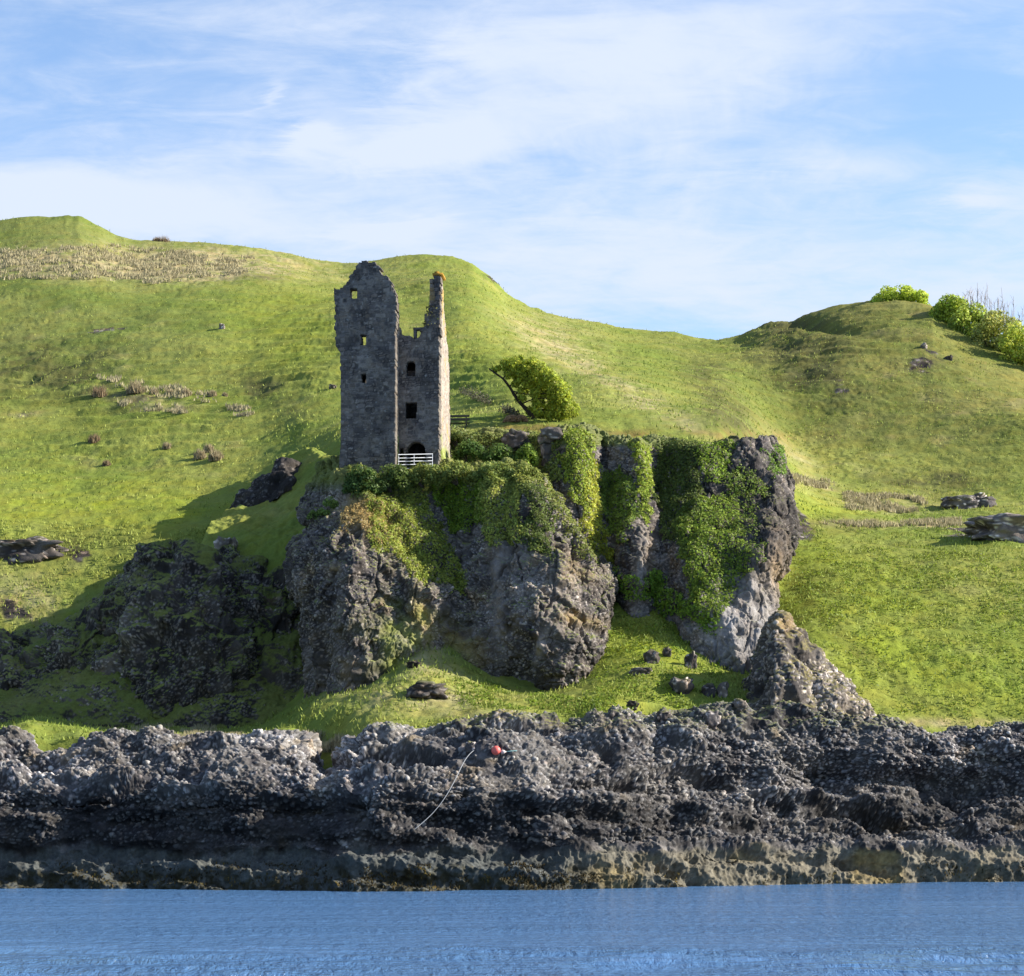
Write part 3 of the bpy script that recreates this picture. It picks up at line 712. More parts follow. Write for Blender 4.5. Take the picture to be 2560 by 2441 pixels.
def crag_color(P, N, px, py, c, g):
    n = len(P); nz = fbm(P, 1.6, 4, 901); nb = fbm(P, 4.0, 4, 902)
    def t(m, colr, cap=.9, k=1.0):
        return lerp(c, np.tile(col3(*colr), (n, 1)) * (1 + .5 * nz)[:, None], np.clip(m * (.85 + 1.5 * nz * k), 0, cap))
    # rusty and golden grass cap on the nose, ochre lichen
    c = t(1.1 * blob(px, py, 930, 1285, 75, 45, 15), (.34, .24, .085))
    c = t(.8 * blob(px, py, 1000, 1350, 40, 70, -30), (.26, .23, .07))
    c = t(.75 * blob(px, py, 1130, 1600, 90, 30, 20) + .6 * blob(px, py, 1050, 1530, 25, 50) + .7 * blob(px, py, 835, 1420, 18, 14) + .6 * blob(px, py, 1450, 1550, 60, 18, 10) + .5 * blob(px, py, 1450, 1420, 40, 40), (.30, .21, .09), .6)
    # pale washed bands
    c = t(.9 * blob(px, py, 1245, 1520, 14, 110, -3) + .5 * blob(px, py, 1300, 1480, 60, 8) + .7 * blob(px, py, 1355, 1600, 12, 70, 20) + .5 * blob(px, py, 1270, 1400, 50, 60), (.30, .265, .235), .7)
    # grassy ledges and thin turf in the middle, green foot
    c = lerp(c, g * 1.1, np.clip(1.2 * blob(px, py, 1060, 1660, 90, 80, 0) * (.8 + 2 * nz) , 0, .95))
    c = lerp(c, g * .9, np.clip(.9 * blob(px, py, 1000, 1560, 80, 60, 0) * (.4 + 2 * nz) , 0, .8))
    c = lerp(c, g * .8, sst(-py, -1240, -1195) * sst(-px, -1400, -1330) * .9)
    return c
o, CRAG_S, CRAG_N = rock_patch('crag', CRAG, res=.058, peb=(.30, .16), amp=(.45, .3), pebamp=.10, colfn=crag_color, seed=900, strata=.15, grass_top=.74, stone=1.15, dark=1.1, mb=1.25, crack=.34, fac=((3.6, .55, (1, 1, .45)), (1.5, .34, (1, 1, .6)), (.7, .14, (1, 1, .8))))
tag(o, kind='structure')

CL_PX  = [1060, 1130, 1200, 1270, 1340, 1400, 1450, 1488, 1515, 1560, 1598, 1622, 1650, 1700, 1760, 1820, 1880, 1930, 1962, 1975, 1960]
CL_TOP = [1078, 1080, 1082, 1085, 1092, 1082, 1074, 1090, 1098, 1100, 1100, 1102, 1106, 1108, 1110, 1112, 1106, 1098, 1130, 1190, 1200]
CL_BOT = [1300, 1300, 1320, 1340, 1400, 1440, 1470, 1480, 1480, 1500, 1500, 1500, 1520, 1570, 1640, 1680, 1720, 1690, 1640, 1600, 1560]
CL_YT  = [159.5, 159, 158.5, 158, 156.5, 154.5, 154.9, 156.4, 157.8, 156.2, 155.6, 156.6, 158.6, 157.4, 156.6, 157.4, 157.6, 158.6, 160.6, 164, 176]
CL_YB  = [154, 154, 154, 154, 152.5, 150.5, 150, 150.5, 151, 149, 148, 148.5, 148.8, 145.8, 142.4, 141.2, 140.4, 141.5, 144, 149, 165]
def cliff_net():
    rows = []
    prof = [(1.16, 1.06), (1.0, 1.0), (.84, .93), (.66, .80), (.48, .55), (.32, .30), (.16, .12), (.05, .03), (0.0, -.05)]
    RX = {  # right edge of the cliff seen against the grass: shift by height
        1.16: -60, 1.0: -52, .84: -40, .66: -34, .48: 4, .32: 16, .16: 0, .05: -8, 0.0: -10}
    for f, k in prof:
        row = []
        for i, x in enumerate(CL_PX):
            y = CL_TOP[i] + (CL_BOT[i] - CL_TOP[i]) * f
            Y = CL_YT[i] + (CL_YB[i] - CL_YT[i]) * k
            # belly of the right-hand block: undercut low down, bulging at half height
            w = max(0, min(1, (x - 1700) / 200.))
            Y -= w * (2.4 * math.exp(-((f - .42) / .16) ** 2) - 1.8 * math.exp(-((f - .72) / .10) ** 2))
            xs = x + RX[f] * max(0, min(1, (x - 1850) / 100.))
            row.append((xs, y, Y))
        rows.append(row)
    rows.append([(x, CL_TOP[i] + 2, CL_YT[i] + 4.0) for i, x in enumerate(CL_PX)])
    rows.append([(x, CL_TOP[i] + 30, CL_YT[i] + 8) for i, x in enumerate(CL_PX)])
    return rows
def cliff_color(P, N, px, py, c, g):
    n = len(P); nz = fbm(P, 1.6, 4, 951)
    def t(m, colr, cap=.9):
        return lerp(c, np.tile(col3(*colr), (n, 1)) * (1 + .5 * nz)[:, None], np.clip(m * (.85 + 1.5 * nz), 0, cap))
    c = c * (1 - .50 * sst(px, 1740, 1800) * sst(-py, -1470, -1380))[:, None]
    c = t(1.1 * blob(px, py, 1860, 1590, 90, 150, 12), (.30, .285, .275), .8)
    streak = fbm(P, .5, 3, 955, aniso=(1, 1, .18))
    c = lerp(c, np.tile(col3(.42, .42, .43), (n, 1)), np.clip(.8 * (blob(px, py, 1810, 1600, 26, 75) + .8 * blob(px, py, 1895, 1520, 22, 70)) * sst(streak, -.05, .35), 0, .85))
    c = t(.9 * blob(px, py, 1605, 1400, 14, 70, 6), (.30, .275, .25), .8)
    c = t(.5 * blob(px, py, 1940, 1420, 30, 80) + .5 * blob(px, py, 1630, 1400, 16, 60), (.32, .22, .12), .6)
    c = t(.7 * blob(px, py, 1650, 1560, 70, 24, 20), (.30, .29, .28), .7)
    c = lerp(c, g * .8, sst(-py, -1122, -1108) * .8 * sst(-px, -1860, -1800))
    return c
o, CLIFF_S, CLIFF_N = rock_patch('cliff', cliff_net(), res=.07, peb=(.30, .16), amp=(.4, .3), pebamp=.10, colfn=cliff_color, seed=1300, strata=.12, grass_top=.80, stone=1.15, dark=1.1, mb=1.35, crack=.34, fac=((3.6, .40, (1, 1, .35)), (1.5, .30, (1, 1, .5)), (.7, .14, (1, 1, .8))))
tag(o, kind='structure')

# ------------------------------------------------------------------ shaded knolls at the left and the grassy spur behind the crag
KN_COL = lambda s, k: (lambda P, N, px, py, c, g: lerp(c, g * .75, np.clip(sst(fbm(P, 3.0, 4, s) + .55 * (N[:, 2] - .45), -.05 + k, .25 + k), 0, .92)))
def knoll(name, ridge, base, ymid, depth, seed, k=0.0, edge=.9, rows_n=5, amp=(.9, .4), fac=None):
    """ridge: list of (px, py) silhouette left to right; base: matching (px, py) foot; ymid: distance of the foot"""
    rows = []
    nn = len(ridge)
    for f in [-.12] + [i / rows_n for i in range(rows_n + 1)]:
        ff = max(f, 0)
        bulge = math.sin(ff * math.pi * .5)
        row = []
        for i in range(nn):
            e = 1 - abs(2 * i / (nn - 1) - 1) ** 2.2
            x = base[i][0] + (ridge[i][0] - base[i][0]) * f; y = base[i][1] + (ridge[i][1] - base[i][1]) * f
            Y = ymid + depth * (ff ** (2.2 if edge else 1.1)) + (1 - e) * depth * edge
            row.append((x, y, Y))
        rows.append(row)
    last = rows[-1]
    rows.append([(x, y + 30, Y + depth * .7) for x, y, Y in last])
    rows.append([(x, y + 120, Y + depth * 1.4) for x, y, Y in last])
    o, S, N = rock_patch(name, rows, res=.08, peb=(.32, .17), amp=amp, pebamp=.08, colfn=KN_COL(seed + 9, k), seed=seed, strata=.12, grass_top=.55, **({'fac': fac} if fac else {'crack': .25}))
    tag(o, kind='structure')
    return S, N
knoll('knoll', [(215, 1560), (262, 1500), (300, 1440), (335, 1395), (372, 1362), (410, 1345), (460, 1348), (500, 1362), (535, 1395), (572, 1430), (612, 1470), (640, 1520), (655, 1580)],
      [(225, 1700), (262, 1720), (300, 1730), (340, 1740), (380, 1745), (420, 1750), (470, 1750), (510, 1745), (545, 1740), (580, 1730), (620, 1720), (645, 1700), (665, 1680)], 145.6, 7, 2100, .12)
knoll('knoll', [(40, 1640), (70, 1590), (110, 1565), (160, 1545), (210, 1520), (255, 1490), (290, 1450), (310, 1460)],
      [(60, 1690), (90, 1700), (120, 1705), (165, 1710), (215, 1715), (255, 1715), (290, 1710), (320, 1700)], 149.5, 5, 2200, .0)
knoll('knoll', [(-160, 1640), (-90, 1600), (-20, 1575), (15, 1580), (50, 1610), (90, 1640), (120, 1660), (135, 1700)],
      [(-160, 1780), (-90, 1790), (-20, 1790), (20, 1790), (60, 1785), (100, 1780), (130, 1770), (150, 1760)], 149.5, 5, 2300, .05)
knoll('knoll', [(545, 1430), (560, 1385), (580, 1372), (610, 1380), (650, 1385), (700, 1395), (745, 1400), (790, 1400)],
      [(560, 1600), (590, 1610), (620, 1610), (650, 1610), (690, 1600), (730, 1590), (770, 1590), (800, 1590)], 150, 6, 2400, .05)

knoll('knoll', [(-120, 1650), (-30, 1620), (60, 1600), (150, 1560), (230, 1510), (300, 1465), (400, 1420), (500, 1405), (600, 1405), (700, 1405), (790, 1405), (860, 1405)],
      [(-120, 1800), (-30, 1805), (60, 1805), (150, 1805), (230, 1805), (300, 1808), (400, 1812), (500, 1816), (600, 1818), (700, 1818), (790, 1812), (860, 1800)], 144.8, 12, 2500, -.12, 0.0, 5, (.7, .3),
      ((2.6, .35, (1, 1, .8)), (1.1, .18, (1, 1, 1))))
SPUR = [
  [(480, 1400, 160), (600, 1440, 156), (720, 1470, 153), (820, 1450, 152), (900, 1400, 153)],
  [(520, 1325, 164), (615, 1375, 158), (720, 1395, 154.5), (810, 1370, 153), (900, 1330, 154)],
  [(560, 1285, 168), (650, 1315, 163), (745, 1315, 159), (820, 1290, 157), (900, 1270, 157)],
  [(640, 1245, 172), (710, 1255, 168), (780, 1240, 165), (840, 1220, 162), (900, 1200, 162)],
  [(690, 1180, 176), (745, 1190, 173), (800, 1170, 170), (850, 1160, 167), (900, 1160, 166)],
  [(705, 1135, 179), (760, 1128, 177), (810, 1138, 173), (860, 1145, 170), (900, 1150, 169)],
  [(700, 1150, 186), (760, 1150, 184), (810, 1160, 180), (860, 1165, 176), (900, 1170, 176)],
]
def grass_patch(name, net, seed, res=.14, amp=.35, bright=1.0, dry=0.0):
    S = net_surface(net, res)
    P = S.reshape(-1, 3)
    z = amp * fbm(P, 4, 3, seed) + .30 * fbm(P, 1.2, 3, seed + 1) + .14 * perlin(P / .45, seed + 7)
    P = P + np.stack([0 * z, 0 * z, z], 1)
    nr, nc = S.shape[:2]; S2 = P.reshape(nr, nc, 3)
    c = grass_color(P, bright, seed + 2, dry)
    keep_bvh(name, S2)
    o = mesh_np(name, P, grid_faces(nr, nc), M_GRASS, c)
    tag(o, kind='structure')
    return S2
SPUR_S = grass_patch('spur', SPUR, 2600, amp=.9)

# ------------------------------------------------------------------ leaf and blade clouds, tubes
def leaf_geo(P, N, size, seed, aspect=.62, tilt=.9, upright=0.0):
    r = np.random.default_rng(seed); n = len(P)
    nn = N + r.normal(size=(n, 3)) * tilt * .6
    nn /= np.linalg.norm(nn, axis=1)[:, None] + 1e-9
    t = r.normal(size=(n, 3))
    if upright: t = t * (1 - upright) + np.array([0, 0, 1.0]) * upright * 3
    t -= nn * (t * nn).sum(1)[:, None]; t /= np.linalg.norm(t, axis=1)[:, None] + 1e-9
    b = np.cross(nn, t)
    s = (size * r.uniform(.6, 1.35, n))[:, None]
    V = np.stack([P + t * s, P + b * s * aspect, P - t * s, P - b * s * aspect], 1).reshape(-1, 3)
    return V, np.arange(4 * n).reshape(n, 4)
def leaf_obj(name, P, N, size, colr, seed, parent=None, var=.5, mat=None, aspect=.62, tilt=.9, upright=0.0):
    r = np.random.default_rng(seed + 1)
    if parent is not None:
        P = P - np.array(parent.location)
    V, F = leaf_geo(P, N, np.full(len(P), size) if np.isscalar(size) else size, seed, aspect, tilt, upright)
    c = np.asarray(colr, float)
    if c.ndim == 1: c = np.tile(c, (len(P), 1))
    k = 1 + r.uniform(-var, var, len(P))
    hue = r.uniform(-.12, .12, len(P))
    c = c * k[:, None] * np.stack([1 + hue, 1 + 0 * hue, 1 - hue], 1)
    return mesh_np(name, V, F, mat or M_LEAF, np.repeat(c, 4, 0), parent, smooth=False)
def blade_obj(name, P, h, w, colr, seed, parent=None, lean=.35, mat=None, var=.3):
    """upright tapered grass blades, three points each"""
    r = np.random.default_rng(seed); n = len(P)
    if parent is not None: P = P - np.array(parent.location)
    a = r.uniform(0, 2 * math.pi, n); dd = np.stack([np.cos(a), np.sin(a), 0 * a], 1)
    hh = h * r.uniform(.6, 1.25, n); la = r.uniform(0, 2 * math.pi, n); ll = lean * r.uniform(.1, 1, n) * hh
    tip = P + np.stack([np.cos(la) * ll, np.sin(la) * ll, hh], 1)
    ww = (w * r.uniform(.7, 1.3, n))[:, None]
    V = np.stack([P - dd * ww - (0, 0, .05), P + dd * ww - (0, 0, .05), tip], 1).reshape(-1, 3)
    c = np.asarray(colr, float)
    if c.ndim == 1: c = np.tile(c, (n, 1))
    c = c * (1 + r.uniform(-var, var, n))[:, None]
    return mesh_np(name, V, np.arange(3 * n).reshape(n, 3), mat or M_BLADE, np.repeat(c, 3, 0), parent, smooth=False)
def tube_geo(pts, rad, sides=6, wob=0.0, seed=0):
    pts = np.array(pts, float); n = len(pts); r = np.random.default_rng(seed)
    rad = np.interp(np.linspace(0, 1, n), np.linspace(0, 1, len(rad)), rad) if hasattr(rad, '__len__') else np.full(n, rad)
    T = np.gradient(pts, axis=0); T /= np.linalg.norm(T, axis=1)[:, None] + 1e-9
    up = np.array([0, 0, 1.0]) if abs(T[0, 2]) < .9 else np.array([1.0, 0, 0])
    V = []
    for i in range(n):
        a = np.cross(T[i], up); a /= np.linalg.norm(a) + 1e-9; b = np.cross(T[i], a)
        for k in range(sides):
            q = 2 * math.pi * k / sides; rr = rad[i] * (1 + wob * r.uniform(-1, 1))
            V.append(pts[i] + (a * math.cos(q) + b * math.sin(q)) * rr)
    F = []
    for i in range(n - 1):
        for k in range(sides):
            k2 = (k + 1) % sides
            F.append((i * sides + k, i * sides + k2, (i + 1) * sides + k2, (i + 1) * sides + k))
    for i0 in (0, (n - 1) * sides):           # closed ends
        ring = [i0 + k for k in range(sides)]
        for k in range(1, sides - 2, 2):
            F.append((ring[0], ring[k], ring[k + 1], ring[k + 2]))
    return np.array(V), np.array(F)
def join_geo(parts):
    V = []; F = []; o = 0
    for v, f in parts:
        V.append(v); F.append(f + o); o += len(v)
    return np.concatenate(V), np.concatenate(F)
def box_geo(x0, x1, y0, y1, z0, z1):
    V = np.array([(x, y, z) for x in (x0, x1) for y in (y0, y1) for z in (z0, z1)], float)
    F = np.array([(0, 1, 3, 2), (4, 6, 7, 5), (0, 4, 5, 1), (2, 3, 7, 6), (0, 2, 6, 4), (1, 5, 7, 3)])
    return V, F
def smooth_path(pts, k=6):
    A = np.array(pts, float)[:, None, :]
    return catmull(A, [k] * (len(A) - 1))[:, 0, :]

# ------------------------------------------------------------------ the tower house
TH = R(6.0)
CO = world_pt(852, 1165, 150.0)
CEX = np.array([math.cos(TH), -math.sin(TH), 0]); CEY = np.array([math.sin(TH), math.cos(TH), 0])
castle = empty('tower_ruin', CO, -TH)
tag(castle, 'roofless grey stone tower ruin with a pointed gable standing on the cliff edge', 'castle ruin')
PXM = FPX / 150.0
def cx(px): return (px - 852) / PXM
def cz(py): return (1165 - py) / PXM
def masonry(x, z, seed):
    """random-coursed rubble: per-stone random number and distance to the joint"""
    P = np.stack([x, np.full(len(x), seed * 3.7), z], 1)
    zw = z + .22 * fbm(P, 1.1, 3, seed) + .05 * perlin(P / .22, seed + 5)
    ch = .30
    c = zw / ch; row = np.floor(c); fr = c - row
    rr = PR[0][(row.astype(int) * 7 + seed) & 255]
    wid = .30 + .30 * rr
    xs = (x + .10 * perlin(P / .35, seed + 9) + .03 * perlin(P / .12, seed + 8)) / wid + rr * 9.1
    colm = np.floor(xs); fx = xs - colm
    rid = PERM[PERM[(row.astype(int)) & 255] + (colm.astype(int) & 255)]
    q = PR[2][rid]
    cut = .3 + .4 * PR[1][rid]                       # some stones are pairs of thinner ones, at their own heights
    thin = q > .40
    top_ = thin & (fr > cut)
    fr2 = np.where(thin, np.where(top_, (fr - cut) / (1 - cut), fr / cut), fr); hf = np.where(thin, np.where(top_, 1 - cut, cut), 1.0) * ch
    rid = np.where(top_, PERM[rid + 91], rid)
    # upright joints inside the thin ones
    two = PR[1][PERM[rid + 5]] > .6
    fx2 = np.where(two, (fx * 2) % 1.0, fx); wf = np.where(two, wid / 2, wid)
    rid = np.where(two & (fx > .5), PERM[rid + 47], rid)
    dj = np.minimum(np.minimum(fx2, 1 - fx2) * wf, np.minimum(fr2, 1 - fr2) * hf)
    return PR[3][rid], dj
def poly_mask(X, Z, poly):
    return in_poly(X, Z, poly)
def slab(name, outline, holes, origin, ux, out, thick, seed, parent, res=.055, bulge=0.0, jit=.03, tone=1.0, z0=0.0, batter=None, warm=0.0):
    """a wall built of rubble: outline and holes in wall coordinates (along, up); ux = direction along, out = outward direction"""
    outline = np.array(outline, float)
    x0, x1 = outline[:, 0].min(), outline[:, 0].max(); z0_, z1 = outline[:, 1].min(), outline[:, 1].max()
    nx = max(2, int((x1 - x0) / res)); nz = max(2, int((z1 - z0_) / res))
    gx = np.linspace(x0, x1, nx + 1); gz = np.linspace(z0_, z1, nz + 1)
    cxm, czm = np.meshgrid((gx[:-1] + gx[1:]) / 2, (gz[:-1] + gz[1:]) / 2)
    P2 = np.stack([cxm.ravel(), np.full(cxm.size, seed * 1.3), czm.ravel()], 1)
    blk = PERM[PERM[np.floor(czm.ravel() / .27).astype(int) & 255] + (np.floor(cxm.ravel() / .38 + 7 * PR[0][np.floor(czm.ravel() / .27).astype(int) & 255]).astype(int) & 255)]
    wx = cxm.ravel() + .05 * fbm(P2, .35, 2, seed + 2) + .22 * (PR[1][blk] - .5); wz = czm.ravel() + .05 * fbm(P2, .35, 2, seed + 3) + .16 * (PR[2][blk] - .5)
    ej = sst(czm.ravel(), 9.0, 9.6) * .75 + .25
    m = poly_mask(cxm.ravel() + ej * (wx - cxm.ravel()), czm.ravel() + ej * (wz - czm.ravel()), [tuple(p) for p in outline])
    hx = cxm.ravel() + .25 * (wx - cxm.ravel()); hz = czm.ravel() + .25 * (wz - czm.ravel())
    for h in holes:
        m &= ~poly_mask(hx, hz, h)
    m = m.reshape(nz, nx)
    VX, VZ = np.meshgrid(gx, gz); X = VX.ravel(); Z = VZ.ravel()
    P3 = np.stack([X, np.full(X.size, seed * 2.1), Z], 1)
    X2 = X + .5 * res * perlin(P3 / .12, seed + 11); Z2 = Z + .5 * res * perlin(P3 / .12, seed + 12)
    rid, dj = masonry(X, Z, seed)
    depth = .022 * (rid - .5) * 2 + .035 * sst(dj, 0, .03) + .05 * fbm(P3, 1.2, 2, seed + 13)
    missing = (rid > .972) * (-.12) * sst(dj, .02, .05)
    depth = depth + missing + bulge
    if batter is not None: depth = depth + batter(X, Z)
    origin = np.array(origin, float); ux = np.array(ux, float); out_ = np.array(out, float)
    F_ = origin + X2[:, None] * ux + Z2[:, None] * np.array([0, 0, 1.0]) + depth[:, None] * out_
    B_ = origin + X2[:, None] * ux + Z2[:, None] * np.array([0, 0, 1.0]) - (thick + .05 * perlin(P3 / .4, seed + 15))[:, None] * out_
    nv = X.size
    idx = np.arange(nv).reshape(nz + 1, nx + 1)
    a, b, c, d_ = idx[:-1, :-1], idx[:-1, 1:], idx[1:, 1:], idx[1:, :-1]
    fr = np.stack([a, b, c, d_], -1)[m]; bk = np.stack([d_, c, b, a], -1)[m] + 2 * nv
    # rims through the thickness with a middle ring, so the reveals read as stonework
    faces = [fr, bk]
    mp = np.pad(m, 1)
    M_ = mp[1:-1, 1:-1]
    for (dy_, dx_, e0, e1) in ((-1, 0, a, b), (1, 0, c, d_), (0, -1, d_, a), (0, 1, b, c)):
        nb = mp[1 + dy_: 1 + dy_ + nz, 1 + dx_: 1 + dx_ + nx]
        s_ = M_ & ~nb
        faces.append(np.stack([e0[s_], e0[s_] + nv, e1[s_] + nv, e1[s_]], -1))
        faces.append(np.stack([e0[s_] + nv, e0[s_] + 2 * nv, e1[s_] + 2 * nv, e1[s_] + nv], -1))
    F = np.concatenate(faces)
    Mi = (F_ + B_) / 2 + .03 * np.stack([perlin(P3 / .15, seed + 17), 0 * X, perlin(P3 / .15, seed + 18)], 1)
    V = np.concatenate([F_, Mi, B_])
    P4 = P3
    st = np.array([[.13, .122, .118], [.16, .15, .145], [.095, .092, .094], [.145, .128, .115], [.20, .19, .18], [.11, .104, .104]])
    cs = st[(rid * 5.99).astype(int)] * (.8 + .4 * ((rid * 37) % 1))[:, None]
    mort = lerp(np.tile(col3(.20, .19, .175), (nv, 1)), np.tile(col3(.045, .043, .045), (nv, 1)), sst(fbm(P4, 1.3, 3, seed + 20), -.3, .3))
    cc = lerp(mort, cs, sst(dj, .012, .045)) * tone
    cc = cc * (1.06 + .35 * fbm(P4, 2.5, 3, seed + 24))[:, None] * col3(1.05, 1.0, .94)
    lich = sst(fbm(P4, .35, 2, seed + 21), .42, .6)
    cc = lerp(cc, np.tile(col3(.33, .34, .33), (nv, 1)), lich * .75)
    if warm:  # walls facing the sun: its warm light put into the stone colour
        cc = lerp(cc, np.tile(col3(.40, .345, .29), (nv, 1)) * (1 + .5 * perlin(P4 / .2, seed + 26))[:, None], np.full(nv, warm))
        cc = lerp(cc, np.tile(col3(.45, .30, .08), (nv, 1)), sst(fbm(P4, 1.2, 3, seed + 22) + .25 * sst(Z, 8, 14), .18, .4) * warm)
        cc = lerp(cc, np.tile(col3(.26, .34, .04), (nv, 1)), sst(-Z + 1.5 * fbm(P4, .6, 2, seed + 23), -2.6, -1.0) * .8)
    # bright lichen on the wall heads
    cc3 = np.concatenate([cc, lerp(cc, np.tile(col3(.20, .175, .14), (nv, 1)), np.full(nv, .5)), cc])
    used = np.zeros(3 * nv, bool); used[F.ravel()] = True
    rem = -np.ones(3 * nv, int); rem[used] = np.arange(used.sum())
    V = V[used]; cc3 = cc3[used]; F = rem[F]
    return mesh_np(name, V, F, M_STONE, cc3, parent, smooth=False)
def R4(px0, py0, px1, py1):
    return [(cx(px0), cz(py1)), (cx(px1), cz(py1)), (cx(px1), cz(py0)), (cx(px0), cz(py0))]
LB = [(850, 1200), (990, 1200), (990, 870), (990.5, 812), (993, 800), (994, 745), (988, 728), (982, 716), (972, 703), (966, 694), (958, 686), (952, 676), (944, 668),
      (938, 658), (924, 657), (914, 654), (903, 655), (896, 664), (888, 676), (882, 688), (873, 698), (866, 708), (861, 720), (848, 722), (835, 722), (836, 790), (839, 862), (843, 869), (851, 879),
      (852, 1000), (852, 1100), (849, 1140)]
LBm = [(cx(a), cz(b)) for a, b in LB]
slab('gable_wall', LBm, [R4(875.5, 722, 894, 748), R4(902, 838, 917, 864), R4(904.5, 936, 917, 959)], (0, 0, 0), (1, 0, 0), (0, -1, 0), .95, 11, castle)
X1 = cx(990); X2_ = cx(1093); ZTOP = cz(735)
slab('return_wall', [(.93, -1), (5.0, -1), (5.0, 9.8), (3.2, 10.2), (1.6, 10.6), (1.3, 12.2), (.93, 12.5)], [], (X1, 0, 0), (0, 1, 0), (1, 0, 0), .8, 12, castle, warm=.55)
slab('left_wall', [(.93, -1), (5.9, -1), (5.9, 9.3), (3.0, 9.5), (2.0, 10.6), (1.3, 11.4), (.93, 12.0)], [], (0.02, 0, 0), (0, 1, 0), (-1, 0, 0), .8, 13, castle)
RB = [(990.5, 1200), (1092, 1200), (1093.5, 1100), (1094, 900), (1096, 800), (1097.5, 740), (1098, 684), (1078, 683), (1078.5, 700), (1080, 716), (1080, 728), (1082, 738), (1087, 745),
      (1085, 752), (1076, 753), (1074, 761), (1066, 763), (1067, 778), (1058, 781), (1057, 806), (1052, 816), (1046, 829), (1040, 836), (1033, 841), (1022, 839), (1016, 833), (1004, 831), (990.5, 830)]
RBm = [(cx(a), cz(b)) for a, b in RB]
def arch(px0, px1, pytop, pybot, rise):
    pts = [(cx(px0), cz(pybot)), (cx(px1), cz(pybot))]
    for i in range(9):
        a = math.pi * i / 8
        pts.append((cx((px0 + px1) / 2 + (px1 - px0) / 2 * math.cos(a)), cz(pytop + rise - rise * math.sin(a))))
    return pts
slab('wing_wall', RBm, [arch(1010, 1034, 897, 936, 9), R4(1008, 1000, 1037, 1042), arch(1010, 1061, 1099, 1175, 30), arch(992, 1005, 1115, 1175, 9)],
     (0, 1.3, 0), (1, 0, 0), (0, -1, 0), .9, 14, castle)
SZ = lambda py: cz(py)
bat = lambda X, Z: .35 * sst(-Z, -2.2, .5)
slab('side_wall', [(2.22, -1.2), (7.0, -1.2), (6.9, 0), (6.75, 4), (6.5, 8.5), (5.8, 9.8), (5.0, 10.2), (4.3, 11.4), (3.5, 12.2), (3.2, 13.4), (2.9, 14.0), (2.22, 14.1)], [],
     (X2_ + .03, 0, 0), (0, 1, 0), (1, 0, 0), .85, 15, castle, warm=.8, batter=bat)
slab('back_wall', [(0.05, -1), (X2_, -1), (X2_ - .05, 8.9), (5.4, 9.4), (3.6, 10.3), (2.1, 10.0), (.05, 10.1)], [], (0, 6.8, 0), (1, 0, 0), (0, -1, 0), .8, 16, castle)
# unseen floor slabs added to block light, so the lower windows stay dark
for nm, z in (('shade_slab', 2.55), ('shade_slab', 8.15)):
    v, f = box_geo(.75, X2_ - .80, 2.15, 6.0, z, z + .35)
    mesh_np(nm, v, f, M_STONE, np.tile(col3(.10, .095, .09), (8, 1)), castle, smooth=False)
    v, f = box_geo(.75, X1 - .76, .98, 2.12, z, z + .35)
    mesh_np(nm, v, f, M_STONE, np.tile(col3(.10, .095, .09), (8, 1)), castle, smooth=False)
# corbel stones under the jettied corner and the broken window jamb on the wing wall
v, f = join_geo([box_geo(cx(1028), cx(1035), 1.45, 1.9, cz(842), cz(817.5)), box_geo(cx(1027), cx(1058), 1.42, 1.98, cz(817), cz(812))])
mesh_np('window_lintel', v, f, M_STONE, np.tile(col3(.15, .14, .13), (len(v), 1)), castle, smooth=False)
v, f = join_geo([box_geo(cx(1077), cx(1103), 1.28 , 2.9, 14.12, 14.28), box_geo(cx(1080), cx(1091), 1.7, 2.3, 14.283, 14.5)])
c = np.tile(col3(.42, .24, .04), (len(v), 1))
mesh_np('coping', v, f, M_STONE, c, castle, smooth=False)
# moss and ferns in the broken masonry
rr = np.random.default_rng(77); Q = []
for (a, b, rx_, rz_, y) in ((1069, 775, 7, 14, 1.7), (1074, 800, 8, 20, 1.6), (1062, 806, 6, 8, 1.7), (1084, 790, 6, 25, 1.5)):
    k = 60; Q.append(np.stack([cx(a) + rr.normal(size=k) * rx_ / PXM * .7, y + rr.normal(size=k) * .3, cz(b) + rr.normal(size=k) * rz_ / PXM * .6], 1))
Q = np.concatenate(Q)
V_, F_ = leaf_geo(Q, rr.normal(size=Q.shape), np.full(len(Q), .11), 5)
mesh_np('moss', V_, F_, M_LEAF, np.repeat(np.tile(col3(.20, .20, .07), (len(Q), 1)) * rr.uniform(.5, 1.3, len(Q))[:, None], 4, 0), castle, smooth=False)['kind'] = 'stuff'

# ------------------------------------------------------------------ field gate in front of the archway
M_GALV = mat_plain('galvanised_steel', (.62, .66, .72), .45, .2)
gate = empty('field_gate', CO + CEX * cx(993) + CEY * .75 + np.array([0, 0, -.25]), -TH)
tag(gate, 'pale galvanised metal field gate across the arched doorway of the tower', 'gate')
GW = cx(1080) - cx(993)
for z in (.10, .38, .62, .86, 1.12):
    v, f = tube_geo([(0, 0, z), (GW, -.02, z)], .03, 6); mesh_np('rail', v, f, M_GALV, None, gate)
for x in (.02, GW * .46, GW - .02):
    v, f = tube_geo([(x, .03, 0), (x, .03, 1.16)], .028, 6); mesh_np('upright', v, f, M_GALV, None, gate)

# ------------------------------------------------------------------ placing on the built ground
ALLG = ['ground', 'spur', 'crag', 'cliff', 'shore', 'knoll']
def H(px, py, names=None):
    h = hit(px, py, names or [n for n in ALLG if n in BVH])
    return h if h is not None else (Vector(world_pt(px, py, 200)), Vector((0, 0, 1)), 200)

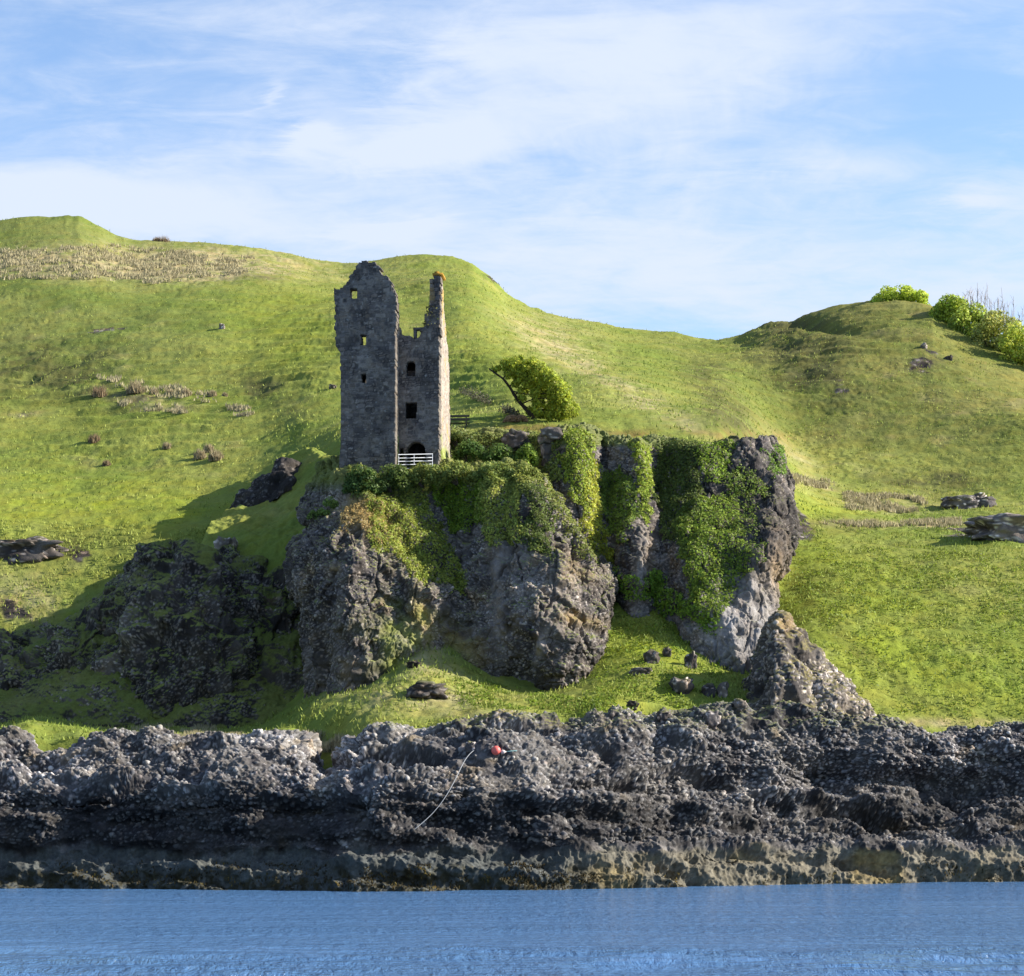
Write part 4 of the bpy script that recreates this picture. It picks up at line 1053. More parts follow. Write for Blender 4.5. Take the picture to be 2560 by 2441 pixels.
# bench on the plateau
M_WOOD = mat_plain('weathered_wood', (.085, .075, .06), .8)
hb = hit(1146, 1072, ['ground'])
Yb = hb[0].y if hb else 168.0
bp = world_pt(1112, 1071, Yb)
bench = empty('park_bench', bp, R(-4))
tag(bench, 'dark weathered wooden bench on the grass to the right of the tower', 'bench')
BW = (1170 - 1108) / FPX * Yb
def bpart(nm, *g):
    v, f = join_geo([box_geo(*q) for q in g]); return mesh_np(nm, v, f, M_WOOD, None, bench, smooth=False)
bpart('seat', (0, BW, .05, .17, .43, .47), (0, BW, .20, .32, .43, .47), (0, BW, .35, .47, .43, .47))
bpart('backrest', (0, BW, -.05, -.01, .62, .80), (0, BW, -.05, -.01, .88, 1.06))
for x in (.10, BW - .32):
    bpart('leg', (x, x + .09, -.01, .07, -.1, 1.02), (x, x + .09, .40, .48, -.1, .43), (x, x + .09, .072, .398, .36, .428))
    bpart('armrest', (x - .01, x + .10, .075, .50, .64, .69))

# ------------------------------------------------------------------ loose rocks
def icos(sub):
    import bmesh
    bm = bmesh.new(); bmesh.ops.create_icosphere(bm, subdivisions=sub, radius=1)
    V = np.array([v.co[:] for v in bm.verts]); F = np.array([[v.index for v in f.verts] for f in bm.faces]); bm.free(); return V, F
ICO = {k: icos(k) for k in (2, 3, 4, 5)}
def rock(px, py, rx, ry, label, seed, tone=1.0, sub=4, sink=.35, depth=1.0, name='rock', cat='rock', group=None, names=None, warm=0.0, face=.22):
    """px,py: centre of the visible stone, rx, ry: half sizes in photo pixels"""
    h = H(px, py + ry * .7, names); Y = h[0].y
    c = world_pt(px, py, Y + rx / FPX * Y * .3)
    a, b = rx / FPX * Y, ry / FPX * Y
    V, F = ICO[sub if rx < 50 else 5]
    Q = V + seed * 3.1
    d = 1 + face * 1.3 * fbm(Q, .9, 3, seed) + .12 * fbm(Q, .3, 2, seed + 2)
    if sub > 3: d = d + .34 * facets(Q, .62, seed + 5, .9, (1, 1, 1.3))[0] + .10 * (ridged(Q, .35, 3, seed + 6) - .6)
    W_ = np.sign(V) * np.abs(V) ** .82
    P = W_ * d[:, None] * (a, a * depth, b)
    P[:, 2] = np.where(P[:, 2] < 0, P[:, 2] * (1 + sink * 2), P[:, 2])
    G_ = P + c
    h1, r1 = pebbles(G_, .3, seed, )
    P = P * (1 + .05 * h1[:, None])
    cc = rock_colors(G_, V, h1, r1, tone * 1.5, 1.15, warm, seed)
    cc = lerp(cc, np.tile(col3(.18, .19, .05), (len(P), 1)), sst(V[:, 2] + .5 * fbm(G_, .5, 2, seed), .75, 1.0) * .5)
    o = mesh_np(name, P, F, M_ROCK, cc)
    o.location = c
    tag(o, label, cat, group)
    return o
GR = 'boulders on the grass below the cliff'
rock(1705, 1716, 25, 21, 'largest rounded grey boulder on the green slope left of the pinnacle rock', 31, 1.2, group=GR)
rock(1628, 1645, 17, 16, 'dark angular boulder standing in the bright ferns below the ivy cliff', 32, .9, group=GR)
rock(1668, 1632, 10, 12, 'small upright boulder just right of the dark angular one', 33, .9, group=GR)
rock(1600, 1679, 26, 8, 'low flat reddish rock in the grass below the dark angular boulder', 34, .9, group=GR, warm=.4)
rock(1582, 1762, 14, 9, 'small dark round boulder just above the shore rocks', 35, .7, group=GR)
rock(1772, 1728, 18, 16, 'broken grey boulder pair member nearest the largest boulder', 36, 1.2, group=GR)
rock(1806, 1728, 15, 19, 'broken grey boulder touching the left foot of the pinnacle rock', 37, 1.25, group=GR)
rock(1727, 1655, 14, 22, 'narrow dark boulder under the cave at the foot of the pale cliff', 38, .8, group=GR)
rock(1066, 1728, 44, 19, 'low knobbly outcrop in the lit grass below the crag', 39, 1.05, sub=4, group=GR, face=.35)
rock(1033, 1662, 15, 9, 'small dark hole in the steep grass tongue below the crag, built as a dark stone', 40, .35, group=GR)  # dark stone added in place of a shadowed hole
rock(1382, 1085, 34, 13, 'flat grey rock on the cliff top edge right of the pale ivy', 41, 1.1, sub=4, names=['cliff', 'ground'])
rock(1293, 1100, 30, 20, 'pale blocky rock on the bank between the tower and the ivy cliff', 42, 1.35, sub=4, names=['cliff', 'ground'])
rock(1377, 1120, 24, 30, 'grey blocky rock at the cliff top beside the bright ivy', 43, 1.2, sub=4, names=['cliff', 'ground'])
rock(566, 1374, 26, 30, 'sunlit pale rock wedged between the two shaded knolls', 44, 1.5, sub=4)
rock(2420, 1258, 56, 20, 'grey outcrop hump on the valley floor at the far right', 45, 2.2, sub=4, depth=.6)
rock(2510, 1330, 105, 30, 'long knobbly outcrop on the grass below the grey hump at the right', 46, 2.6, sub=4, depth=.8, warm=.3, face=.4)
rock(60, 1375, 92, 28, 'long shaded outcrop in the bright field at the left edge', 47, 1.3, sub=4, depth=.5, face=.35)
rock(2372, 896, 9, 6, 'tiny dark stone right of the rock patch on the hill brow', 49, .9)
rock(2310, 866, 8, 6, 'tiny white stone above the rock patch on the hill brow', 50, 2.3)
rock(555, 818, 7, 8, 'lone pale standing stone on the left hillside', 51, 2.0)
rock(832, 968, 9, 6, 'grey stone on the hill just left of the tower', 52, 1.4)
rock(1281, 1471, 10, 5, 'white stone lodged on the ledge of the front crag', 53, 3.0, names=['crag'])
rock(1660, 1790, 16, 12, 'rounded boulder on the crest of the shore rocks near the middle', 54, 1.5, names=['shore', 'ground'])
rock(1780, 1795, 19, 17, 'round grey boulder on the crest below the pinnacle rock', 55, 1.2, names=['shore', 'ground'])
rock(1848, 1762, 18, 12, 'pale rounded boulder at the left foot of the pinnacle rock', 56, 1.2)
rock(1175, 1865, 12, 11, 'pale pinkish boulder left of the red buoy', 57, 1.8, names=['shore'])
rock(1852, 1985, 14, 4, 'flat cream slab on the shore ledge in front of the dark hollow', 58, 3.2, names=['shore'])

def rock_thing(name, ridge, base, ymid, depth, seed, label, cat, colfn=None, tone=1.0):
    rows = []; nn = len(ridge); rn = 5
    for f in [-.10] + [i / rn for i in range(rn + 1)]:
        ff = max(f, 0); row = []
        for i in range(nn):
            e = 1 - abs(2 * i / (nn - 1) - 1) ** 2.4
            x = base[i][0] + (ridge[i][0] - base[i][0]) * f; y = base[i][1] + (ridge[i][1] - base[i][1]) * f
            ym = ymid[0] + (ymid[1] - ymid[0]) * i / (nn - 1) if hasattr(ymid, '__len__') else ymid
            row.append((x, y, ym + depth * ff ** 1.5 + (1 - e) * depth * .8))
        rows.append(row)
    rows.append([(x, y + 30, Y + depth * .8) for x, y, Y in rows[-1]])
    rows.append([(x, y + 110, Y + depth * 1.2) for x, y, Y in rows[-1]])
    o, S, N = rock_patch(name, rows, res=.07, peb=(.42, .2), amp=(.5, .3), pebamp=.15, colfn=colfn, seed=seed, strata=.15, grass_top=.78, dark=tone, stone=1.3, fac=((1.8, .45, (1, 1, 1)), (.8, .25, (1, 1, 1))))
    tag(o, label, cat)
    return S, N
def pin_col(P, N, px, py, c, g):
    nz = fbm(P, 1.4, 4, 3105)
    m = sst(N[:, 2] + .3 * N[:, 0] + .8 * nz, .55, .95)
    c = lerp(c, np.tile(col3(.20, .175, .07), (len(P), 1)), m * .8)
    return lerp(c, np.tile(col3(.30, .20, .08), (len(P), 1)), blob(px, py, 1960, 1560, 40, 24) * .6)
rock_thing('pinnacle_rock', [(1828, 1758), (1856, 1712), (1882, 1660), (1902, 1608), (1922, 1560), (1962, 1542), (1990, 1568), (2030, 1615), (2075, 1660), (2120, 1705), (2170, 1750), (2232, 1788)],
           [(1825, 1775), (1855, 1782), (1885, 1788), (1915, 1790), (1945, 1792), (1975, 1794), (2010, 1796), (2050, 1798), (2095, 1800), (2140, 1802), (2185, 1802), (2240, 1804)],
           (129.5, 130.5), 4.5, 3100, 'cone shaped pebbly rock pinnacle standing in front of the pale cliff', 'rock', pin_col, 1.25)
rock_thing('rock_outcrop', [(588, 1272), (594, 1246), (640, 1212), (680, 1175), (700, 1148), (716, 1144), (742, 1160), (752, 1190)],
           [(590, 1284), (610, 1284), (645, 1268), (680, 1248), (700, 1232), (716, 1222), (735, 1212), (752, 1204)], (170, 170), 3.0, 3200,
           'dark slanting rock outcrop on the green spur left of the tower', 'rock', None, .7)
# ------------------------------------------------------------------ ivy and ground-cover on the cliffs
def surf_scatter(S, N, poly, dens, seed, edge=14, off=(.05, .5), grid=None):
    nr, nc = S.shape[:2]
    P = S.reshape(-1, 3); Nn = N.reshape(-1, 3); px, py = to_px(P)
    wx = px + edge * fbm(P, 1.6, 3, seed) * 1.6; wy = py + edge * fbm(P, 1.6, 3, seed + 3) * 1.6
    m = in_poly(wx, wy, poly) & (Nn[:, 1] < .35)
    idx = np.nonzero(m)[0]
    if len(idx) == 0: return None
    r = np.random.default_rng(seed)
    A = .006  # average area of one grid cell, square metres
    k = int(len(idx) * A * dens)
    s = r.choice(idx, k)
    p = P[s] + r.normal(size=(k, 3)) * .05; n = Nn[s]
    lump = .5 + .5 * (fbm(p, .9, 3, seed + 7) + .8 * fbm(p, .6, 2, seed + 8, aniso=(1, 1, .25))) * 1.3
    o = off[0] + (off[1] - off[0]) * np.clip(lump, 0, 1) * r.uniform(.55, 1, k)
    return p + n * o[:, None], n, lump
IV = 'curtains of ivy on the cliffs'
def ivy(S, N, poly, colr, label, seed, dens=150, size=.08, off=(.03, .34), name='ivy', cat='ivy', group=IV, kind=None, edge=24):
    q = surf_scatter(S, N, poly, dens, seed, edge, off)
    if q is None: return
    p, n, lump = q
    nn = n + np.array([0, -.25, .35])
    c = np.tile(col3(*colr), (len(p), 1)) * 1.2 * (.75 + .45 * np.clip(lump, 0, 1))[:, None]
    o = leaf_obj(name, p, nn, size, c, seed, aspect=.75)
    tag(o, label, cat, group, kind)
FRESH = (.21, .30, .035); LIME = (.31, .38, .055); DARK = (.13, .17, .04); MID = (.20, .27, .05); YEL = (.36, .40, .09)
ivy(CRAG_S, CRAG_N, [(1078, 1205), (1210, 1205), (1205, 1290), (1165, 1335), (1130, 1320), (1095, 1260)], FRESH, 'deep green ivy sheet high on the front crag under the tower', 4001)
ivy(CRAG_S, CRAG_N, [(1200, 1185), (1285, 1190), (1312, 1240), (1308, 1375), (1262, 1350), (1232, 1375), (1205, 1310)], YEL, 'pale yellow green ivy hanging down the middle of the front crag', 4011)
ivy(CRAG_S, CRAG_N, [(1312, 1205), (1375, 1215), (1390, 1310), (1372, 1400), (1335, 1380), (1312, 1320)], DARK, 'dark ivy in the shaded groove right of the pale ivy', 4021, dens=110)
ivy(CLIFF_S, CLIFF_N, [(1395, 1088), (1488, 1080), (1492, 1150), (1468, 1230), (1455, 1290), (1430, 1230), (1405, 1160)], LIME, 'bright lime ivy pillar at the left end of the ivy cliff', 4031)
ivy(CLIFF_S, CLIFF_N, [(1452, 1180), (1492, 1150), (1505, 1300), (1525, 1380), (1545, 1420), (1500, 1430), (1462, 1330)], (.44, .46, .07), 'yellow ivy strip hanging below the lime ivy pillar', 4041)
ivy(CRAG_S, CRAG_N, [(1335, 1190), (1400, 1230), (1470, 1340), (1500, 1400), (1440, 1400), (1400, 1300)], (.22, .25, .06), 'thin yellowish creeper over the shoulder of the front crag', 4045, dens=90)
ivy(CLIFF_S, CLIFF_N, [(1500, 1190), (1560, 1180), (1588, 1230), (1590, 1300), (1560, 1360), (1525, 1330), (1505, 1270)], MID, 'mid green ivy bulge right of the yellow strip', 4051)
ivy(CLIFF_S, CLIFF_N, [(1585, 1105), (1620, 1102), (1632, 1200), (1628, 1330), (1608, 1300), (1598, 1200)], LIME, 'narrow bright ivy ribbon on the ridge beside the dark recess', 4061)
ivy(CLIFF_S, CLIFF_N, [(1630, 1105), (1745, 1110), (1765, 1230), (1720, 1300), (1712, 1400), (1655, 1330)], DARK, 'large dark ivy sheet in the recess of the ivy cliff', 4071, dens=130)
ivy(CLIFF_S, CLIFF_N, [(1742, 1112), (1830, 1112), (1822, 1165), (1800, 1205), (1765, 1200), (1748, 1150)], FRESH, 'fresh green ivy at the cliff top right of the large dark sheet', 4081)
ivy(CLIFF_S, CLIFF_N, [(1690, 1300), (1770, 1230), (1830, 1240), (1868, 1330), (1885, 1440), (1840, 1445), (1815, 1505), (1780, 1550), (1748, 1540), (1725, 1440), (1700, 1380)], (.23, .31, .045), 'biggest hanging ivy mass that ends in a point above the pale rock', 4091, dens=160)
ivy(CLIFF_S, CLIFF_N, [(1800, 1180), (1880, 1185), (1925, 1225), (1905, 1250), (1850, 1245), (1810, 1215)], MID, 'mossy ivy shelf across the dark rock near the right end', 4101, off=(.05, .5))
ivy(CLIFF_S, CLIFF_N, [(1830, 1245), (1880, 1250), (1900, 1330), (1905, 1400), (1880, 1420), (1860, 1330)], MID, 'thin mid green ivy creeping right of the biggest hanging mass', 4095, dens=60)
ivy(CLIFF_S, CLIFF_N, [(1910, 1125), (1950, 1122), (1952, 1185), (1925, 1190)], (.17, .27, .04), 'small bright ivy patch on the top right corner of the cliff', 4111)
ivy(CRAG_S, CRAG_N, [(925, 1250), (1000, 1235), (1070, 1240), (1105, 1330), (1160, 1420), (1165, 1500), (1110, 1465), (1050, 1450), (985, 1385), (940, 1390), (925, 1330)], (.29, .33, .06),
    None, 4121, dens=120, name='undergrowth', cat=None, group=None, kind='stuff', off=(.03, .28))
ivy(CRAG_S, CRAG_N, [(870, 1178), (1350, 1160), (1390, 1200), (1300, 1205), (1080, 1205), (1060, 1240), (960, 1250), (880, 1240)], (.26, .29, .07),
    None, 4131, dens=120, name='undergrowth', cat=None, group=None, kind='stuff', off=(.03, .3))
ivy(CRAG_S, CRAG_N, [(850, 1265), (960, 1250), (985, 1330), (950, 1360), (900, 1310), (850, 1320)], (.36, .27, .11),
    None, 4141, dens=60, name='undergrowth', cat=None, group=None, kind='stuff', off=(.02, .2), size=.08)
ivy(CLIFF_S, CLIFF_N, [(1515, 1430), (1600, 1440), (1650, 1450), (1720, 1500), (1800, 1545), (1790, 1580), (1700, 1545), (1600, 1500), (1530, 1480)], (.21, .33, .04),
    None, 4151, dens=130, name='undergrowth', cat=None, group=None, kind='stuff', off=(.05, .5))
ivy(CLIFF_S, CLIFF_N, [(1110, 1078), (1340, 1085), (1400, 1090), (1400, 1200), (1330, 1190), (1110, 1170)], (.24, .28, .07),
    None, 4161, dens=100, name='undergrowth', cat=None, group=None, kind='stuff', off=(.03, .28))

# ------------------------------------------------------------------ bushes
def bush(px, py, rx, ry, colr, label, seed, group=None, n=2600, size=.10, names=None, lobes=16, depth=.7, cat='bush', Y=None, spread=1.0, stems=5):
    if Y is None:
        Y = H(px, py + ry * .8, names)[0].y
    a, b = rx / FPX * Y, ry / FPX * Y
    base = world_pt(px, py + ry, Y)
    root = empty('bush', base); tag(root, label, cat, group)
    r = np.random.default_rng(seed)
    Ps = []; Ns = []; tips = []
    for i in range(lobes):
        q = -1 + 2 * (i + r.uniform(.1, .9)) / lobes; e = math.sqrt(max(0, 1 - q * q))
        w = r.uniform(-.75, .75)
        h_ = r.uniform(.12, .80) * e if i % 3 else .80 * e
        c = np.array([q * a * .80, w * a * depth * e, 2 * b * h_])
        R0 = (.30 + .16 * r.random()) * min(a, 2 * b) * (1 - .30 * abs(q)) * spread
        k = max(30, n // lobes)
        dd = r.normal(size=(k, 3)); dd /= np.linalg.norm(dd, axis=1)[:, None]
        rad = R0 * (.55 + .50 * r.random(k) ** .6)
        Q_ = base + c + dd * rad[:, None]
        okz = Q_[:, 2] > base[2] - .35
        Ps.append(Q_[okz]); Ns.append((dd + (0, 0, .25))[okz]); tips.append(c)
    P = np.concatenate(Ps); N = np.concatenate(Ns)
    leaf_obj('foliage', P, N, size, np.array(colr) * (1.6 if Y < 200 else 2.1), seed, root)
    g = []
    for i in range(min(stems, lobes)):
        t = tips[i]; g.append(tube_geo([(t[0] * .3, t[1] * .3, -.25), (t[0] * .6, t[1] * .6, t[2] * .5), tuple(t)], [.05 + .01 * b, .02], 5))
    v, f = join_geo(g)
    mesh_np('stem', v, f, M_BARK, np.tile(col3(.07, .055, .04), (len(v), 1)), root)
    return root
GB = 'bushes along the ledge below the tower'
bush(905, 1205, 52, 40, (.075, .12, .03), 'dense dark green bush at the left end of the ledge below the tower', 5001, GB, 3600, .10, Y=147.6)
bush(985, 1192, 50, 30, (.11, .15, .04), 'bush on the ledge below the left end of the gate', 5002, GB, 2800, .10, Y=148)
bush(1065, 1186, 50, 24, (.15, .18, .045), 'low bush on the ledge below the right end of the gate', 5003, GB, 2400, .10, Y=148.2)
bush(1150, 1182, 52, 22, (.17, .20, .05), 'yellowish low bush on the ledge right of the tower foot', 5004, GB, 2200, .10, Y=148)
bush(1240, 1178, 56, 22, (.16, .20, .05), 'long low bush near the right end of the ledge', 5005, GB, 2200, .10, Y=147.6)
bush(1320, 1190, 40, 26, (.18, .21, .05), 'rounded bush where the ledge meets the ivy cliff', 5006, GB, 1900, .10, Y=147.6)
bush(1175, 1130, 46, 27, (.075, .125, .03), 'dark bush against the bank right of the tower', 5007, GB, 2600, .10, Y=154)
bush(1250, 1138, 44, 24, (.085, .135, .03), 'dark bush under the pale blocky rock', 5008, GB, 2400, .10, Y=154)
bush(1315, 1140, 34, 28, (.17, .24, .04), 'bright green bush beside the pale blocky rock', 5009, GB, 2000, .10, Y=154)
bush(1150, 1096, 42, 14, (.12, .15, .04), 'low scrub on the bank edge below the bench', 5010, GB, 1400, .09, Y=158)
bush(825, 1270, 30, 24, (.15, .21, .05), 'small light green shrub perched on the left edge of the crag', 5011, None, 1100, .09, lobes=12, Y=147.5)
bush(785, 1292, 20, 20, (.14, .20, .05), 'smaller light green shrub just left of the perched one', 5012, None, 600, .09, lobes=8, Y=147.8)
hy = hit(2250, 760, ['ground']); 
SKD = lambda x: np.interp(x, [c[0] for c in GC], [c[2] for c in GC])
bush(2250, 744, 80, 25, (.27, .32, .045), 'round yellow green bush on top of the right hand hill', 5020, None, 6000, .18, Y=291, lobes=30)
GH = 'hedge bushes descending the ridge at the right'
hb_ = [(2375, 778, 52, 30, (.22, .27, .04)), (2430, 806, 66, 48, (.23, .27, .05)), (2492, 838, 70, 64, (.24, .25, .07)), (2552, 874, 70, 76, (.27, .30, .05)), (2615, 915, 60, 80, (.24, .27, .06))]
hl = ['smallest bright bush at the upper end of the ridge hedge', 'second bush from the top of the ridge hedge', 'dull olive bush in the middle of the ridge hedge', 'tall yellow green bush in the ridge hedge near the right edge',
      'last bush of the ridge hedge cut by the right edge', 'bush of the ridge hedge just outside the right edge']
for i, (a, b, c_, d_, e_) in enumerate(hb_[:5]):
    bush(a, b, c_, d_, e_, hl[i], 5030 + i, GH, 6500, .19, Y=float(SKD(a)) - 5, lobes=26)

# bare shrubs standing up behind the hedge
def bare_shrub(px, py0, hgt, Y, seed, label, n=7):
    base = world_pt(px, py0, Y); root = empty('bare_shrub', base)
    tag(root, label, 'bare shrub', 'bare shrubs rising above the ridge hedge')
    r = np.random.default_rng(seed); g = []
    hh = hgt / FPX * Y
    for i in range(n):
        x = r.uniform(-.9, .9); y = r.uniform(-.6, .6); h = hh * r.uniform(.65, 1)
        lx = r.uniform(-.35, .35)
        g.append(tube_geo([(x * .3, y * .3, -.3), (x, y, h * .5), (x + lx, y, h)], [.05, .02], 4))
        for k in range(9):
            t = r.uniform(.45, .98); p = np.array([x + lx * max(0, t - .5) * 2, y, h * t])
            q = p + np.array([r.uniform(-.4, .4), r.uniform(-.2, .2), r.uniform(.3, .9)])
            g.append(tube_geo([p, q], [.020, .008], 3 + 1))
    v, f = join_geo(g)
    mesh_np('twigs', v, f, M_BARK, np.tile(col3(.30, .28, .28), (len(v), 1)), root)
bl = ['leftmost bare shrub above the ridge hedge', 'tallest bare shrub above the ridge hedge', 'bare shrub right of the tallest one above the ridge hedge', 'thin bare shrub above the tall yellow green hedge bush', 'bare shrub at the right edge above the hedge']
for i, (a, b, c_) in enumerate(((2418, 800, 75), (2452, 820, 118), (2490, 840, 118), (2524, 850, 110), (2556, 880, 125))):
    bare_shrub(a, b, c_, float(SKD(a)) - 3, 5100 + i, bl[i])

# ------------------------------------------------------------------ wind-bent tree
ht = hit(1338, 1046, ['ground']); YT = ht[0].y if ht else 180.0
def T3(px, py, dy=0.0):
    return world_pt(px, py, YT + dy)
tree = empty('windswept_tree', T3(1338, 1048)); tag(tree, 'wind bent tree with a yellow green crown leaning over its dark bare branches', 'tree')
o_ = np.array(tree.location)
def limb(pts, r0, r1, sides=6):
    return tube_geo(smooth_path([T3(*p) - o_ for p in pts], 5), [r0, r1], sides, .15, 3)
v, f = join_geo([limb([(1340, 1056, 0), (1325, 1034, 0), (1303, 1010, .2), (1286, 988, .1), (1274, 968, 0), (1258, 948, -.2), (1236, 932, 0), (1222, 922, 0)], .20, .05, 8)])
mesh_np('trunk', v, f, M_BARK, np.tile(col3(.05, .042, .035), (len(v), 1)), tree)
brs = [[(1286, 988, .1), (1310, 974, .5), (1340, 970, 1), (1372, 978, 1.2)], [(1303, 1010, .2), (1330, 1000, -.5), (1362, 996, -1), (1395, 1006, -1)], [(1274, 968, 0), (1290, 946, .5), (1315, 928, .6), (1345, 922, .6)],
       [(1325, 1034, 0), (1352, 1024, .4), (1385, 1026, .4), (1412, 1034, .2)], [(1258, 948, -.2), (1268, 930, -.5), (1285, 914, -.6)], [(1280, 978, 0), (1305, 984, -.8), (1335, 990, -1.2), (1360, 1010, -1.5)],
       [(1310, 974, .5), (1335, 950, .8), (1365, 945, 1)], [(1330, 1000, -.5), (1352, 985, -1), (1385, 985, -1.4)], [(1352, 1024, .4), (1380, 1042, .2), (1400, 1048, 0)]]
for b_ in brs:
    v, f = limb(b_, .07, .02)
    mesh_np('branch', v, f, M_BARK, np.tile(col3(.05, .042, .035), (len(v), 1)), tree)
r = np.random.default_rng(55); Ps = []; Ns = []
crown = [(1244, 922, 9), (1262, 915, 13), (1288, 912, 18), (1318, 918, 22), (1345, 930, 23), (1368, 945, 24), (1388, 962, 24), (1404, 985, 24), (1414, 1008, 22), (1420, 1030, 19), (1300, 935, 16), (1330, 950, 16),
         (1356, 965, 16), (1378, 990, 17), (1385, 1015, 14), (1432, 1022, 12), (1330, 905, 12), (1300, 900, 8), (1400, 1040, 12), (1340, 985, 14), (1318, 962, 14), (1365, 1028, 12), (1345, 1012, 12), (1296, 950, 10), (1398, 1030, 14), (1376, 1040, 10), (1310, 980, 8), (1264, 938, 10), (1284, 962, 9), (1304, 996, 9), (1330, 1026, 10), (1350, 1036, 10)]
for (a, b, rad) in crown:
    for dyy in (-1.1, .2, 1.4):
        k = int(2.6 * rad ** 1.75); R0 = rad / FPX * YT
        dd = r.normal(size=(k, 3)); dd /= np.linalg.norm(dd, axis=1)[:, None]
        c0 = T3(a + r.normal() * 5, b + r.normal() * 4, dyy * (.7 + rad / 24))
        Ps.append(c0 + dd * (R0 * r.uniform(.45, 1.05, k))[:, None]); Ns.append(dd + (0, 0, .3))
P_ = np.concatenate(Ps); N_ = np.concatenate(Ns)
keepm = fbm(P_, .55, 2, 808) > -.24
leaf_obj('crown', P_[keepm], N_[keepm], .115, (.40, .46, .06), 56, tree)

# ------------------------------------------------------------------ grasses
def ground_scatter(poly, n, seed, S=GROUND, wob=20):
    P = S.reshape(-1, 3); px, py = to_px(P)
    m = in_poly(px + wob * fbm(P, 6, 3, seed), py + wob * .6 * fbm(P, 6, 3, seed + 3), poly)
    idx = np.nonzero(m)[0]; r = np.random.default_rng(seed)
    s = r.choice(idx, n); p = P[s].copy(); p[:, :2] += r.normal(size=(n, 2)) * .2
    return p
def clumped(p, seed, scale=2.0, thr=0.0):
    return p[fbm(p * (1, 1, .3), scale, 3, seed) > thr]
# bright ferns on the slopes (uncountable)
for i, (poly, n, c_, h_) in enumerate([
        ([(1500, 1500), (1640, 1480), (1800, 1640), (1790, 1780), (1450, 1790), (1500, 1640)], 11000, (.24, .32, .04), .30),
        ([(1990, 1350), (2200, 1360), (2600, 1400), (2600, 1800), (2260, 1790), (2120, 1650), (1990, 1520)], 22000, (.24, .31, .04), .34),
        ([(1130, 1690), (1500, 1760), (1480, 1800), (1150, 1760)], 5000, (.20, .28, .035), .22)]):
    p = clumped(ground_scatter(poly, n, 6000 + i), 6010 + i, 2.4, -.05)
    leaf_obj('bracken', p + (0, 0, .06), np.tile([.15, -.3, .9], (len(p), 1)), .10, c_, 6020 + i, aspect=.5, tilt=1.2)
    bpy.data.objects[-1] if False else None
for o in list(COL.objects):
    if o.name.startswith('bracken'): tag(o, kind='stuff')
# short rough grass everywhere on the hills
p = ground_scatter([(-250, 540), (-250, 1850), (2850, 1850), (2850, 1000), (2250, 745), (1780, 840), (1000, 630), (0, 540)], 120000, 6100, wob=0)
gc = grass_color(p, .95, 200)
p2 = fbm(p * (1, 1, .3), 3.0, 3, 6101) > -.12
o = blade_obj('grass', p[p2], .22, .07, gc[p2] * 1.5, 6102, lean=1.1); tag(o, kind='stuff')
# pale dead rushes
R_ = []
for poly, n in (([(-40, 625), (300, 610), (640, 650), (620, 690), (360, 710), (0, 700)], 15000), ([(240, 945), (330, 950), (560, 990), (540, 1008), (320, 985)], 900), ([(290, 1005), (440, 1015), (470, 1035), (320, 1030)], 700),
                ([(2100, 1235), (2310, 1240), (2310, 1280), (2120, 1275)], 3000), ([(2060, 1306), (2400, 1300), (2400, 1318), (2100, 1318)], 2200), ([(340, 1840), (640, 1842), (780, 1836), (860, 1850), (850, 1885), (700, 1880), (400, 1868)], 7000),
                ([(1960, 1185), (2060, 1205), (2080, 1225), (1990, 1210)], 900), ([(560, 1015), (620, 1020), (640, 1045), (590, 1040)], 400), ([(320, 1795), (520, 1800), (540, 1835), (330, 1830)], 1800)):
    R_.append(clumped(ground_scatter(poly, int(n * 2.0), 6200 + n), 6300, 3.0, -.02))
p = np.concatenate(R_)
far_ = sst(p[:, 1], 140, 250)
o = blade_obj('rushes', p, .30 + .16 * far_, .05 + .05 * far_, (.42, .37, .22), 6400, lean=.5); tag(o, kind='stuff')
# countable tufts on the left field
TU = [(236, 1095, 17, 'lone brown grass tussock on the left field nearest the left edge'), (266, 1156, 11, 'small grass tussock low on the left field, below the lone brown one'),
      (417, 1112, 12, 'grass tussock left of the wide double tussock'), (522, 1118, 14, 'round tussock behind the wide double tussock'), (500, 1134, 18, 'left half of the wide double tussock'),
      (540, 1136, 20, 'right half of the wide double tussock'), (338, 966, 24, 'largest pale tussock at the left end of the row on the hillside'), (385, 978, 12, 'second tussock of the row on the hillside, beside the largest'),
      (425, 978, 11, 'third tussock of the row on the hillside'), (466, 980, 14, 'big rounded tussock in the middle of the hillside row'), (530, 982, 12, 'tussock near the right end of the hillside row'),
      (248, 978, 20, 'brown tussock left of the hillside row'), (392, 600, 12, 'left tussock of the pair on the skyline'), (412, 602, 17, 'right tussock of the pair on the skyline'), (336, 612, 16, 'brown tussock just below the skyline pair'),
      (562, 985, 8, 'last small tussock of the hillside row')]
for i, (a, b, rad, lab) in enumerate(TU):
    Yt = H(a, b + rad * .7, ['ground'])[0].y if b > 640 else float(SKD(a)) - 2
    base = world_pt(a, b + rad * .75, Yt); R0 = rad / FPX * Yt
    r = np.random.default_rng(6500 + i); k = 420
    an = r.uniform(0, 2 * math.pi, k); q = np.sqrt(r.random(k)) * R0 * .9
    pp = np.stack([np.cos(an) * q, np.sin(an) * q, -.1 + 0 * q], 1)
    hgt = 1.5 * R0 * np.sqrt(np.maximum(.15, 1 - (q / R0) ** 2))
    tone = (.30, .22, .13) if 'brown' in lab or 'skyline' in lab else (.40, .33, .20)
    o = blade_obj('grass_tussock', pp, hgt, .055 + .02 * R0, tone, 6600 + i, lean=.45)
    o.location = base; tag(o, lab, 'grass tussock', 'grass tussocks on the left hill')
